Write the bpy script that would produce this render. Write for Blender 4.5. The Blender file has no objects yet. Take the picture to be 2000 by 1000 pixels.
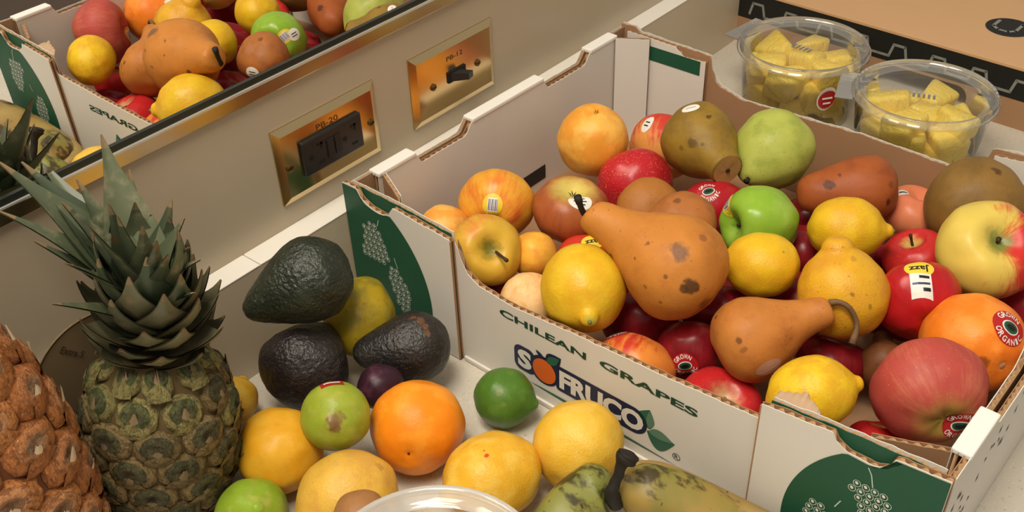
import bpy, math, random
from mathutils import Vector, Matrix, noise as mnoise
from mathutils.bvhtree import BVHTree

random.seed(7)
scene = bpy.context.scene
col = scene.collection

# ------------------------------------------------------------------ camera, world, light, exposure
CAM = Vector((-0.42579, -0.61829, 0.60134))
RIGHT = Vector((0.634459, -0.772240, -0.033274))
DOWN = Vector((-0.493255, -0.371356, -0.786635))
FWD = Vector((0.595115, 0.515500, -0.616521))
UP = -DOWN
FPX, PPX, PPY = 2023.62, 1000.0, 550.65

cam_data = bpy.data.cameras.new('camera')
cam_data.sensor_width = 36.0
cam_data.lens = FPX / 2000.0 * 36.0
cam_data.shift_y = (PPY - 500.0) / 2000.0
cam_data.clip_start = 0.01
cam = bpy.data.objects.new('camera', cam_data)
col.objects.link(cam)
cam.matrix_world = Matrix(((RIGHT.x, UP.x, -FWD.x, CAM.x), (RIGHT.y, UP.y, -FWD.y, CAM.y), (RIGHT.z, UP.z, -FWD.z, CAM.z), (0, 0, 0, 1)))
scene.camera = cam

world = bpy.data.worlds.new('room_ambient')
scene.world = world
world.use_nodes = True
world.node_tree.nodes['Background'].inputs[0].default_value = (1.0, 0.91, 0.80, 1)
world.node_tree.nodes['Background'].inputs[1].default_value = 0.39

def area(name, loc, target, sx, sy, power, color):
    d = bpy.data.lights.new(name, 'AREA')
    d.shape = 'RECTANGLE'; d.size = sx; d.size_y = sy; d.energy = power; d.color = color
    o = bpy.data.objects.new(name, d); col.objects.link(o)
    o.location = loc
    o.rotation_euler = (Vector(target) - Vector(loc)).to_track_quat('-Z', 'Y').to_euler()
    return o

area('vanity_lamp', (-0.35, -0.22, 1.55), (0.0, -0.28, 0.0), 1.0, 0.22, 16.5, (1.0, 0.915, 0.79))
area('ceiling_lamp', (-1.05, -0.55, 2.2), (0.1, -0.3, 0.0), 0.7, 0.7, 17, (1.0, 0.915, 0.79))

scene.view_settings.view_transform = 'Standard'
scene.view_settings.look = 'None'
scene.view_settings.exposure = 0.15
scene.view_settings.gamma = 1.0
scene.view_settings.use_curve_mapping = False

# ------------------------------------------------------------------ helpers
def lin(c):
    def f(x):
        x /= 255.0
        return x / 12.92 if x <= 0.04045 else ((x + 0.055) / 1.055) ** 2.4
    return (f(c[0]), f(c[1]), f(c[2]), 1.0)

def ray(u, v):
    return (RIGHT * ((u - PPX) / FPX) + DOWN * ((v - PPY) / FPX) + FWD)

def on_z(u, v, z):
    d = ray(u, v)
    return CAM + d * ((z - CAM.z) / d.z)

def at_depth(u, v, d):
    return CAM + ray(u, v) * d

def depth(P):
    return (Vector(P) - CAM).dot(FWD)

def vdir(r, u, t):
    return (RIGHT * r + UP * u - FWD * t).normalized()

class NT:
    def __init__(self, name):
        self.m = bpy.data.materials.new(name)
        self.m.use_nodes = True
        self.t = self.m.node_tree
        self.b = self.t.nodes['Principled BSDF']
        self._c = None
    def node(self, kind, **kw):
        n = self.t.nodes.new(kind)
        for k, v in kw.items(): setattr(n, k, v)
        return n
    def put(self, sock, val):
        if isinstance(val, bpy.types.NodeSocket): self.t.links.new(val, sock)
        elif val is not None: sock.default_value = val
    def coord(self):
        if self._c is None: self._c = self.node('ShaderNodeTexCoord').outputs['Object']
        return self._c
    def math(self, op, a, b=None, c=None, clamp=False):
        n = self.node('ShaderNodeMath', operation=op, use_clamp=clamp)
        self.put(n.inputs[0], a)
        if b is not None: self.put(n.inputs[1], b)
        if c is not None: self.put(n.inputs[2], c)
        return n.outputs[0]
    def vmath(self, op, a, b=None):
        n = self.node('ShaderNodeVectorMath', operation=op)
        self.put(n.inputs[0], a)
        if b is not None: self.put(n.inputs[1], b)
        return n.outputs['Value'] if op in ('DOT_PRODUCT', 'LENGTH', 'DISTANCE') else n.outputs['Vector']
    def noise(self, vec, scale, detail=3.0, rough=0.55):
        n = self.node('ShaderNodeTexNoise')
        self.put(n.inputs['Vector'], vec); n.inputs['Scale'].default_value = scale
        n.inputs['Detail'].default_value = detail; n.inputs['Roughness'].default_value = rough
        return n.outputs['Fac']
    def noisec(self, vec, scale):
        n = self.node('ShaderNodeTexNoise')
        self.put(n.inputs['Vector'], vec); n.inputs['Scale'].default_value = scale
        return n.outputs['Color']
    def step(self, x, lo, hi):
        n = self.node('ShaderNodeMapRange', interpolation_type='SMOOTHSTEP')
        self.put(n.inputs[0], x); n.inputs[1].default_value = lo; n.inputs[2].default_value = hi
        n.inputs[3].default_value = 0.0; n.inputs[4].default_value = 1.0
        return n.outputs[0]
    def mix(self, f, a, b):
        n = self.node('ShaderNodeMix', data_type='RGBA')
        self.put(n.inputs[0], f); self.put(n.inputs[6], a); self.put(n.inputs[7], b)
        return n.outputs[2]
    def bump(self, h, strength, dist, prev=None):
        n = self.node('ShaderNodeBump')
        n.inputs['Strength'].default_value = strength; n.inputs['Distance'].default_value = dist
        self.put(n.inputs['Height'], h)
        if prev is not None: self.put(n.inputs['Normal'], prev)
        self.t.links.new(n.outputs[0], self.b.inputs['Normal'])
        return n.outputs[0]
    def base(self, c): self.put(self.b.inputs['Base Color'], c)
    def set(self, rough=None, metal=None, spec=None):
        if rough is not None: self.b.inputs['Roughness'].default_value = rough
        if metal is not None: self.b.inputs['Metallic'].default_value = metal
        if spec is not None: self.b.inputs['Specular IOR Level'].default_value = spec

_plain = {}
def plain(name, c, rough=0.6, metal=0.0, spec=0.4, var=0.12, scale=60.0, bump=0.0):
    if name in _plain: return _plain[name]
    n = NT(name); c = lin(c)
    f = n.noise(n.coord(), scale, 4.0)
    dark = (c[0] * (1 - var), c[1] * (1 - var), c[2] * (1 - var), 1)
    lite = (min(1, c[0] * (1 + var)), min(1, c[1] * (1 + var)), min(1, c[2] * (1 + var)), 1)
    n.base(n.mix(f, dark, lite)); n.set(rough, metal, spec)
    if bump: n.bump(f, bump, 0.001)
    _plain[name] = n.m
    return n.m

def new_mesh(name, verts, faces, mats, parent=None, smooth=False, matidx=None, world=False):
    me = bpy.data.meshes.new(name)
    if world and parent is not None:
        inv = parent.matrix_basis.inverted()
        verts = [inv @ Vector(v) for v in verts]
    me.from_pydata([tuple(v) for v in verts], [], faces)
    if not isinstance(mats, (list, tuple)): mats = [mats]
    for m in mats: me.materials.append(m)
    if matidx: me.polygons.foreach_set('material_index', matidx)
    if smooth: me.polygons.foreach_set('use_smooth', [True] * len(me.polygons))
    me.update()
    o = bpy.data.objects.new(name, me)
    col.objects.link(o)
    if parent is not None: o.parent = parent
    return o

def tag(o, label=None, cat=None, group=None, kind=None):
    if label: o['label'] = label
    if cat: o['category'] = cat
    if group: o['group'] = group
    if kind: o['kind'] = kind
    return o

def empty(name, loc=(0, 0, 0), rot=None, label=None, cat=None, group=None):
    o = bpy.data.objects.new(name, None); col.objects.link(o)
    o.empty_display_size = 0.02
    m = Matrix.Translation(Vector(loc))
    if rot is not None: m = m @ rot.to_4x4()
    o.matrix_basis = m
    return tag(o, label, cat, group)

class MB:
    """collects simple shapes into one mesh"""
    def __init__(s): s.v = []; s.f = []; s.i = []
    def add(s, verts, faces, mi=0):
        k = len(s.v); s.v += [Vector(q) for q in verts]
        s.f += [tuple(k + a for a in f) for f in faces]; s.i += [mi] * len(faces)
        return s
    def box(s, lo, hi, mi=0, bev=0.0):
        x0, y0, z0 = lo; x1, y1, z1 = hi
        if bev <= 0:
            v = [(x0, y0, z0), (x1, y0, z0), (x1, y1, z0), (x0, y1, z0), (x0, y0, z1), (x1, y0, z1), (x1, y1, z1), (x0, y1, z1)]
            return s.add(v, [(3, 2, 1, 0), (4, 5, 6, 7), (0, 1, 5, 4), (1, 2, 6, 5), (2, 3, 7, 6), (3, 0, 4, 7)], mi)
        import bmesh
        bm = bmesh.new(); bmesh.ops.create_cube(bm, size=1.0)
        for q in bm.verts: q.co = Vector(((x0 + x1) / 2 + q.co.x * (x1 - x0), (y0 + y1) / 2 + q.co.y * (y1 - y0), (z0 + z1) / 2 + q.co.z * (z1 - z0)))
        bmesh.ops.bevel(bm, geom=bm.edges[:], offset=bev, segments=2, affect='EDGES', profile=0.5)
        bm.verts.index_update()
        s.add([q.co.copy() for q in bm.verts], [tuple(q.index for q in f.verts) for f in bm.faces], mi); bm.free()
        return s
    def tube(s, pts, radii, n=10, mi=0, cap=True):
        pts = [Vector(q) for q in pts]; rings = []
        T = (pts[1] - pts[0]).normalized()
        N = T.orthogonal().normalized()
        for k, q in enumerate(pts):
            if k == 0: t = pts[1] - pts[0]
            elif k == len(pts) - 1: t = pts[-1] - pts[-2]
            else: t = pts[k + 1] - pts[k - 1]
            t.normalize(); N = (N - t * N.dot(t)).normalized(); B = t.cross(N)
            r = radii[k] if isinstance(radii, (list, tuple)) else radii
            rings.append([q + (N * math.cos(a) + B * math.sin(a)) * r for a in [2 * math.pi * j / n for j in range(n)]])
        v = [x for r in rings for x in r]; f = []
        for k in range(len(pts) - 1):
            for j in range(n):
                f.append((k * n + j, k * n + (j + 1) % n, (k + 1) * n + (j + 1) % n, (k + 1) * n + j))
        if cap:
            f.append(tuple(range(n - 1, -1, -1))); f.append(tuple((len(pts) - 1) * n + j for j in range(n)))
        return s.add(v, f, mi)
    def poly(s, pts, mi=0): return s.add(pts, [tuple(range(len(pts)))], mi)
    def build(s, name, mats, parent=None, smooth=False, world=False):
        return new_mesh(name, s.v, s.f, mats, parent, smooth, s.i, world)

def spline(pts, n):
    """Catmull-Rom through 2D/3D points"""
    P = [Vector(q) for q in pts]; P = [P[0] * 2 - P[1]] + P + [P[-1] * 2 - P[-2]]
    out = []; m = len(P) - 3
    for k in range(n + 1):
        x = k / n * m; i = min(int(x), m - 1); t = x - i
        a, b, c, d = P[i:i + 4]
        out.append(0.5 * ((2 * b) + (c - a) * t + (2 * a - 5 * b + 4 * c - d) * t * t + (3 * b - a - 3 * c + d) * t ** 3))
    return out

def lathe(profile, nring=40, nseg=48, sp=True):
    """profile list of (z, r) bottom to top, first and last at r = 0"""
    pr = spline([(z, r, 0) for z, r in profile], nring) if sp else [Vector((z, r, 0)) for z, r in profile]
    v = [(0, 0, pr[0].x)]; f = []
    for q in pr[1:-1]:
        for j in range(nseg):
            a = 2 * math.pi * j / nseg; r = max(q.y, 0.0005)
            v.append((r * math.cos(a), r * math.sin(a), q.x))
    v.append((0, 0, pr[-1].x)); L = len(pr) - 2
    for j in range(nseg): f.append((0, 1 + (j + 1) % nseg, 1 + j))
    for k in range(L - 1):
        for j in range(nseg):
            a = 1 + k * nseg + j; b = 1 + k * nseg + (j + 1) % nseg
            f.append((a, b, b + nseg, a + nseg))
    e = len(v) - 1; s0 = 1 + (L - 1) * nseg
    for j in range(nseg): f.append((s0 + j, s0 + (j + 1) % nseg, e))
    return [Vector(q) for q in v], f

def axis_rot(axis, spin=0.0):
    return Vector(axis).to_track_quat('Z', 'Y').to_matrix() @ Matrix.Rotation(spin, 3, 'Z')

_font_cache = {}
def text_mesh(s, offset=0.0, res=3):
    """flat text as (verts2d, faces), normalised so the cap box starts at 0,0"""
    key = (s, offset, res)
    if key in _font_cache: return _font_cache[key]
    cu = bpy.data.curves.new('lettering', 'FONT'); cu.body = s; cu.offset = offset; cu.resolution_u = res
    cu.fill_mode = 'FRONT'
    o = bpy.data.objects.new('lettering', cu); col.objects.link(o)
    dg = bpy.context.evaluated_depsgraph_get()
    me = o.evaluated_get(dg).to_mesh()
    v = [(q.co.x, q.co.y) for q in me.vertices]; f = [tuple(p.vertices) for p in me.polygons]
    o.evaluated_get(dg).to_mesh_clear()
    bpy.data.objects.remove(o); bpy.data.curves.remove(cu)
    _font_cache[key] = (v, f)
    return v, f

def text_fit(s, x0, x1, y0, y1, offset=0.0, ref=None):
    """text stretched to the rectangle; ref = text_mesh whose box defines the fit"""
    v, f = text_mesh(s, offset)
    rv = text_mesh(s, ref)[0] if ref is not None else v
    ax, bx_ = min(q[0] for q in rv), max(q[0] for q in rv); ay, by_ = min(q[1] for q in rv), max(q[1] for q in rv)
    return [(x0 + (q[0] - ax) / (bx_ - ax) * (x1 - x0), y0 + (q[1] - ay) / (by_ - ay) * (y1 - y0)) for q in v], f

# ------------------------------------------------------------------ setting
def mat_wall():
    n = NT('tan_laminate'); f = n.noise(n.coord(), 9.0, 4.0)
    n.base(n.mix(f, lin((180, 165, 140)), lin((187, 172, 147)))); n.set(0.32, 0, 0.5)
    n.bump(n.noise(n.coord(), 300.0, 2.0), 0.03, 0.0005)
    return n.m
def mat_counter():
    n = NT('speckled_stone')
    f = n.noise(n.coord(), 14.0, 5.0); g = n.noise(n.coord(), 260.0, 3.0)
    c = n.mix(f, lin((196, 188, 172)), lin((214, 206, 190)))
    c = n.mix(n.step(g, 0.58, 0.74), c, lin((176, 166, 148)))
    c = n.mix(n.step(n.noise(n.coord(), 420.0, 2.0), 0.63, 0.72), c, lin((228, 222, 208)))
    n.base(c); n.set(0.30, 0, 0.45)
    return n.m
def mat_splash():
    n = NT('backsplash_laminate'); f = n.noise(n.coord(), 11.0, 4.0)
    n.base(n.mix(f, lin((202, 186, 160)), lin((210, 194, 168)))); n.set(0.35, 0, 0.5)
    return n.m
M_wall, M_counter, M_splash = mat_wall(), mat_counter(), mat_splash()
M_ledge = plain('ledge_white', (236, 230, 218), 0.35, var=0.03)
ZM, ZL, DL = 0.2438, 0.1014, 0.0220
m = MB().box((-2.2, 0.0, -0.9), (2.4, 0.06, 2.4)); o = m.build('wall_back', M_wall); tag(o, kind='structure')
m = MB().box((-3.2, -6.0, -0.94), (4.4, 0.0, -0.9))
o = m.build('floor', plain('brown_floor', (96, 72, 52), 0.45, var=0.2, scale=8)); tag(o, kind='structure')
m = MB().box((-2.0, -0.80, -0.04), (2.2, 0.0, 0.0), bev=0.003)
o = m.build('counter_top', M_counter); tag(o, 'pale speckled stone counter top under the fruit and boxes', 'counter', kind='structure')
m = MB().box((-2.0, -0.77, -0.9), (2.2, 0.0, -0.04))
o = m.build('counter_base', plain('brown_wood', (92, 62, 42), 0.5, var=0.2, scale=12)); tag(o, 'brown wooden base below the counter top', 'cabinet', kind='structure')
# backsplash: two lengths meeting in a butt joint, each with a white capped ledge
for k, (x0, x1) in enumerate(((-2.0, -0.0485), (-0.0478, 2.2))):
    if k == 0:
        m = MB().box((-2.0, -DL, 0.0), (2.2, 0.0, ZL - 0.0015)); b = m.build('trim_1', M_splash); tag(b, kind='structure')
    m = MB().box((x0, -DL - 0.0004, ZL - 0.0015), (x1, 0.0, ZL), bev=0.0006); m.build('ledge_cap', M_ledge, b)

# mirror with channel
n = NT('mirror_silver'); n.base((0.93, 0.93, 0.92, 1)); n.set(0.0, 1.0); M_mirror = n.m
n = NT('polished_channel'); n.base(lin((214, 204, 184))); n.set(0.2, 1.0); M_chan = n.m
mir = empty('wall_mirror', (0, 0, ZM), None, 'frameless wall mirror with metal bottom channel above the outlets', 'mirror')
MB().box((-1.6, -0.0012, 0.0), (1.8, -0.0002, 1.0)).build('mirror_glass', M_mirror, mir)
MB().box((-1.6, -0.0030, -0.0048), (1.8, -0.0001, 0.0002)).build('dark_edge', plain('mirror_edge', (40, 44, 38), 0.25, var=0.05), mir)
MB().box((-1.6, -0.0042, -0.0066), (1.8, -0.0001, -0.0048), bev=0.0003).build('channel_lip', plain('bright_lip', (228, 226, 214), 0.2, 0.6), mir)
MB().box((-1.6, -0.0036, -0.0180), (1.8, -0.0001, -0.0066), bev=0.0008).build('channel_strip', M_chan, mir)

# ------------------------------------------------------------------ brass wall plates
n = NT('brushed_brass')
f = n.noise(n.vmath('MULTIPLY', n.coord(), (6, 1, 160)), 8.0, 3.0)
n.base(n.mix(f, lin((200, 178, 132)), lin((214, 192, 146)))); n.set(0.22, 1.0)
M_brass = n.m
M_black = plain('black_plastic', (34, 32, 31), 0.38, var=0.1)
M_hole = plain('slot_black', (8, 8, 8), 0.7)
M_engrave = plain('engraved_lettering', (88, 52, 26), 0.5)
ZP, PW, PH = 0.1578, 0.114, 0.070

def plate(x0, label, name):
    r = empty(name, (x0, 0, ZP), None, label, 'wall plate')
    # bevelled frame plate: rim slopes up to a raised face
    b = 0.0065; y1 = -0.0045; h = PH / 2
    v = [(0, 0, -h), (PW, 0, -h), (PW, 0, h), (0, 0, h), (0, -0.0015, -h), (PW, -0.0015, -h), (PW, -0.0015, h), (0, -0.0015, h),
         (b, y1, -h + b), (PW - b, y1, -h + b), (PW - b, y1, h - b), (b, y1, h - b)]
    f = [(0, 1, 5, 4), (1, 2, 6, 5), (2, 3, 7, 6), (3, 0, 4, 7), (4, 5, 9, 8), (5, 6, 10, 9), (6, 7, 11, 10), (7, 4, 8, 11), (8, 9, 10, 11)]
    new_mesh('plate', v, f, M_brass, r)
    return r
def screw(r, x, z):
    m = MB()
    m.tube([(x, -0.0044, z), (x, -0.0056, z), (x, -0.0061, z)], [0.0034, 0.0034, 0.0024], 16)
    s = m.build('screw', plain('screw_brass', (120, 92, 48), 0.35, 0.9), r)
    MB().box((x - 0.0028, -0.0063, z - 0.0005), (x + 0.0028, -0.0060, z + 0.0005)).build('screw_slot', M_hole, s)
def engraving(r, s, x0, x1, z0, z1):
    v, f = text_fit(s, x0, x1, z0, z1, 0.0)
    new_mesh('lettering', [(q[0], -0.0047, q[1]) for q in v], f, M_engrave, r)

outlet = plate(0.0, 'horizontal brass wall plate with black outlet reading PB-20', 'power_outlet')
screw(outlet, 0.0105, -0.001); screw(outlet, PW - 0.0105, -0.001)
engraving(outlet, 'PB-20', 0.044, 0.068, 0.0185, 0.0235)
fx0, fx1, fz0, fz1 = 0.0235, 0.0905, -0.0165, 0.0165
face = MB().box((fx0, -0.0082, fz0), (fx1, -0.004, fz1), bev=0.0016).build('receptacle', M_black, outlet)
for cx, sgn in ((fx0 + 0.0145, 1), (fx1 - 0.0145, -1)):
    m = MB()
    a = cx - 0.0085 * sgn * 0 
    for dx, dz, w, h in ((0.004, 0.0085, 0.0065, 0.0022), (0.0055, 0.0065, 0.0022, 0.006), (0.004, -0.0085, 0.0065, 0.0022)):
        m.box((a + dx - w / 2, -0.0085, dz - h / 2), (a + dx + w / 2, -0.0081, dz + h / 2))
    m.tube([(a - 0.0065, -0.0081, 0), (a - 0.0065, -0.0085, 0)], 0.0024, 12)
    m.build('socket_slots', M_hole, face)
for k in (-1, 1):
    cx = (fx0 + fx1) / 2 + k * 0.0043
    MB().box((cx - 0.0037, -0.0094, -0.0085), (cx + 0.0037, -0.008, 0.0085), bev=0.0005).build('test_button', plain('button_black', (24, 22, 21), 0.5), face)

sw = plate(0.1579, 'horizontal brass wall plate with black toggle switch reading PB-12', 'light_switch')
screw(sw, 0.026, -0.001); screw(sw, PW - 0.026, -0.001)
engraving(sw, 'PB-12', 0.046, 0.068, 0.0165, 0.0210)
MB().box((0.0455, -0.0062, -0.0055), (0.0700, -0.004, 0.0055), bev=0.0006).build('toggle_collar', M_hole, sw)
mm = MB(); mm.add([(0.049, -0.006, -0.0042), (0.060, -0.006, -0.0042), (0.060, -0.006, 0.0042), (0.049, -0.006, 0.0042),
                   (0.060, -0.0185, -0.003), (0.068, -0.0165, -0.003), (0.068, -0.0165, 0.003), (0.060, -0.0185, 0.003)],
                  [(0, 1, 5, 4), (1, 2, 6, 5), (2, 3, 7, 6), (3, 0, 4, 7), (4, 5, 6, 7)])
mm.build('toggle_lever', M_black, sw)

# ------------------------------------------------------------------ cardboard
def mat_card(name, c, var=0.10, rough=0.75):
    n = NT(name); c = lin(c)
    f = n.noise(n.coord(), 22.0, 5.0, 0.65); g = n.noise(n.vmath('MULTIPLY', n.coord(), (60, 60, 6)), 30.0, 3.0)
    k = n.math('ADD', n.math('MULTIPLY', f, 0.6), n.math('MULTIPLY', g, 0.4))
    n.base(n.mix(k, tuple(x * (1 - var) for x in c[:3]) + (1,), tuple(min(1, x * (1 + var)) for x in c[:3]) + (1,)))
    n.set(rough, 0, 0.3); n.bump(f, 0.08, 0.0015)
    return n.m
M_white = mat_card('white_liner', (222, 217, 206), 0.05, 0.55)
M_kraft = mat_card('kraft_liner', (164, 126, 92), 0.12)
M_flute = mat_card('kraft_flute', (182, 146, 106), 0.15)
M_green = mat_card('green_print', (30, 84, 60), 0.08, 0.45)
M_fold = plain('white_fold', (240, 236, 226), 0.5, var=0.02)

BX, BY, YAW, BW, BL, BH = 0.05089, -0.02386, -0.02428, 0.5259, 0.4003, 0.1340
box = empty('grape_box', (BX, BY, 0), Matrix.Rotation(YAW, 3, 'Z'), 'open white cardboard grape box with green printed corners full of fruit', 'cardboard box')
def bl(t, s, z): return (t, -s, z)          # box-local: t away along the wall, s out from the wall

def lerp_tab(tab):
    def f(x):
        if x <= tab[0][0]: return tab[0][1]
        for (a, fa), (b, fb) in zip(tab, tab[1:]):
            if x <= b: return fa + (fb - fa) * (x - a) / max(b - a, 1e-9)
        return tab[-1][1]
    return f

def corr_panel(name, parent, P0, P1, nrm, thick, ztop, mo, mi, ragged=0.0, ztop_in=None, zbot=0.001, seed=0, flute=True):
    """corrugated sheet from P0 to P1 (t, s); nrm = outward (t, s); ztop as function of distance along the sheet"""
    P0 = Vector(P0); P1 = Vector(P1); d = P1 - P0; Ln = d.length; d.normalize(); nn = Vector(nrm).normalized()
    ztop_in = ztop_in or ztop
    N = max(4, int(Ln / 0.003))
    def rag(x, k): return ragged * (mnoise.noise((x * 90.0, seed * 7.3 + k, 0.0)) + 0.5 * mnoise.noise((x * 260.0, seed + k * 3.1, 4.0)))
    def liner(off0, off1, zt, k):
        v = []; f = []
        for j in range(N + 1):
            x = Ln * j / N; q = P0 + d * x; h = zt(x) + rag(x, k)
            a = q + nn * off0; b = q + nn * off1
            v += [bl(a.x, a.y, zbot), bl(b.x, b.y, zbot), bl(b.x, b.y, h), bl(a.x, a.y, h)]
        for j in range(N):
            e = 4 * j
            for q in range(4): f.append((e + q, e + (q + 1) % 4, e + 4 + (q + 1) % 4, e + 4 + q))
        f.append((3, 2, 1, 0)); e = 4 * N; f.append((e, e + 1, e + 2, e + 3))
        return v, f
    lt = 0.0006
    v, f = liner(0, -lt, ztop, 1); o = new_mesh(name, v, f, mo, parent)
    v, f = liner(-thick + lt, -thick, ztop_in, 2); new_mesh('inner_liner', v, f, mi, o)
    if flute:
        per = 0.0072; K = max(8, int(Ln / per * 8)); v = []; f = []
        for j in range(K + 1):
            x = Ln * j / K; ph = 2 * math.pi * x / per
            q = P0 + d * x + nn * (-thick / 2 + (thick / 2 - lt) * math.sin(ph))
            h = min(ztop(x) + rag(x, 1), ztop_in(x) + rag(x, 2)) - 0.0006
            q2 = q - nn * 0.0005
            v += [bl(q.x, q.y, zbot), bl(q.x, q.y, h), bl(q2.x, q2.y, h), bl(q2.x, q2.y, zbot)]
        for j in range(K):
            for q in range(3): f.append((4 * j + q, 4 * j + q + 1, 4 * j + 5 + q, 4 * j + 4 + q))
        new_mesh('flute', v, f, M_flute, o, True)
    return o

MB().box((0.002, -BW + 0.002, 0.0005), (BL - 0.002, -0.002, 0.005)).build('box_base', M_kraft, box)
S1, S2 = 0.1255, 0.4035
# middle of the printed front, with its curved low edge
low = lerp_tab([(0, .1235), (.003, .118), (.007, .105), (.012, .097), (.023, .0905), (.045, .0880), (.061, .0872), (.127, .0925), (.204, .0965), (.272, .1020), (.2775, .1035), (.279, .1085)])
front = corr_panel('front_panel', box, (0.0, S1), (0.0, S2 + 0.001), (-1, 0), 0.0046, low, M_white, M_kraft, 0.0010, seed=3)
# corner panels: torn outer sheets, second sheet behind
cl_top = lerp_tab([(0, .1325), (.018, .133), (.022, .124), (.034, .119), (.048, .1185), (.056, .1225), (.060, .130), (.10, .1285), (.1245, .1265)])
c1 = corr_panel('corner_panel', box, (-0.0046, 0.0), (-0.0046, S1 - 0.0005), (-1, 0), 0.0046, cl_top, M_white, M_kraft, 0.0012, seed=5)
ci_top = lerp_tab([(0, .131), (.05, .1315), (.115, .1285)])
c1b = corr_panel('corner_flap', box, (0.0006, 0.004), (0.0006, S1 - 0.004), (-1, 0), 0.0044, ci_top, M_green, M_white, 0.0010, seed=6)
wr = BW - S2
cr_top = lerp_tab([(0, .1205), (.030, .1245), (.049, .1265), (.052, .121), (.060, .1165), (.078, .116), (.086, .1205), (.089, .1300), (.1225, .1335)])
c2 = corr_panel('corner_panel', box, (-0.0046, S2), (-0.0046, BW), (-1, 0), 0.0046, cr_top, M_white, M_kraft, 0.0010, seed=8)
cri_top = lerp_tab([(0, .1225), (.05, .1275), (.11, .1320)])
c2b = corr_panel('corner_flap', box, (0.0006, S2 + 0.004), (0.0006, BW - 0.006), (-1, 0), 0.0044, cri_top, M_green, M_white, 0.0010, seed=9)
for pnl, se, sg_, zt_ in ((c1, S1 - 0.0005, 1, 0.1255), (c2, S2, -1, 0.1195)):
    e0, e1 = sorted((se, se + sg_ * 0.0010))
    MB().box((-0.0048, -e1, 0.001), (-0.0034, -e0, zt_)).build('cut_edge', M_kraft, pnl)
    MB().box((-0.0016, -e1, 0.001), (-0.0002, -e0, zt_)).build('cut_edge', M_kraft, pnl)
    MB().box((-0.0034, -e1, 0.001), (-0.0016, -(e0 + 0.0005 * (1 if sg_ < 0 else 0)), zt_ - .001)).build('cut_core', plain('cut_shade', (84, 60, 40), .85), pnl)
# far side
TF = BL
ff = lerp_tab([(0, .131), (.02, .1315), (.022, .127), (.112, .1245), (.114, .112), (.119, .100), (.126, .0945), (.1527, .0880), (.20, .0895), (.28, .0930), (.3685, .0905), (.388, .0945), (.396, .104), (.400, .1205), (.43, .124), (BW, .131)])
far = corr_panel('far_panel', box, (TF, 0.0), (TF, BW), (1, 0), 0.0046, ff, M_white, M_kraft, 0.0012, seed=11)
fi_top = lerp_tab([(0, .1275), (.06, .1265), (.072, .1180), (.098, .1195)])
corr_panel('corner_flap', box, (TF - 0.0058, 0.012), (TF - 0.0058, 0.110), (1, 0), 0.0044, fi_top, M_kraft, M_white, 0.0004, seed=12)
corr_panel('corner_flap', box, (TF - 0.0058, 0.404), (TF - 0.0058, BW - 0.012), (1, 0), 0.0044, lerp_tab([(0, .118), (.1, .128)]), M_kraft, M_white, 0.001, seed=13)
MB().box((TF - 0.0107, -0.104, 0.1030), (TF - 0.0103, -0.042, 0.1185)).build('green_band', M_green, box)
# long sides: double sheets with folded white tops and two low notches
HT, LT_ = 0.1290, 0.1160
segs = [(.026, .072, 1), (.072, .146, 0), (.146, .250, 1), (.250, .326, 0), (.326, .372, 1)]
tab = [(0.0, HT - 0.001)]
for a, b_, hi in segs:
    zz = HT - 0.001 if hi else LT_
    tab += [(a + (0.0004 if hi else 0.006), zz), (b_ - (0.0004 if hi else 0.010), zz)]
tab.append((BL, HT - 0.001)); stop = lerp_tab(tab)
for side, nm in ((0, 'wall_side_panel'), (1, 'open_side_panel')):
    so, sg = (0.0, -1) if side == 0 else (BW, 1)
    pn = corr_panel('side_panel', box, (0.005, so), (BL - 0.005, so), (0, sg), 0.0044, lambda x: stop(x + .005), M_white, M_kraft, 0.0005, seed=20 + side)
    si = so - sg * 0.0072
    pi_ = corr_panel('side_lining', box, (0.026, si), (BL - 0.028, si), (0, sg), 0.0044, lambda x: stop(x + .026), M_kraft, M_white, 0.0005, seed=22 + side)
    for a, b_, hi in segs:
        if hi:
            e0, e1 = sorted((so + sg * 0.0006, so - sg * 0.0124))
            MB().box((a, -e1, HT - 0.004), (b_, -e0, HT + 0.0006), bev=0.0012).build('top_fold', M_fold, box)
# diagonal corner posts
dtop = lambda x: 0.1275
corr_panel('corner_post', box, (0.030, 0.012), (0.013, 0.048), (-1, -0.4), 0.0040, dtop, M_kraft, M_white, 0.0010, seed=30)
corr_panel('corner_post', box, (BL - 0.030, 0.012), (BL - 0.011, 0.042), (1, -0.4), 0.0036, dtop, M_kraft, M_white, 0.0006, seed=31)
corr_panel('corner_post', box, (0.030, BW - 0.012), (0.011, BW - 0.055), (-1, 0.4), 0.0040, lambda x: 0.122, M_kraft, M_kraft, 0.0008, seed=32)
corr_panel('corner_post', box, (BL - 0.030, BW - 0.012), (BL - 0.011, BW - 0.048), (1, 0.4), 0.0040, dtop, M_kraft, M_white, 0.0010, seed=33)
# dark sheet painting the shade of an uncut vent slot, with its bent white tab, low in the wall-side lining
m = MB().box((0.190, -0.0122, 0.014), (0.250, -0.0117, 0.030)); m.build('vent_slot_shade', plain('slot_shade', (44, 42, 40), 0.8), box)
m = MB().add([bl(.176, .0122, .008), bl(.192, .0122, .013), bl(.192, .0122, .030), bl(.176, .0140, .008), bl(.192, .0140, .013), bl(.192, .0140, .030)], [(0, 1, 2), (5, 4, 3), (0, 3, 4, 1), (1, 4, 5, 2), (2, 5, 3, 0)])
m.build('vent_tab', M_fold, box)
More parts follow.
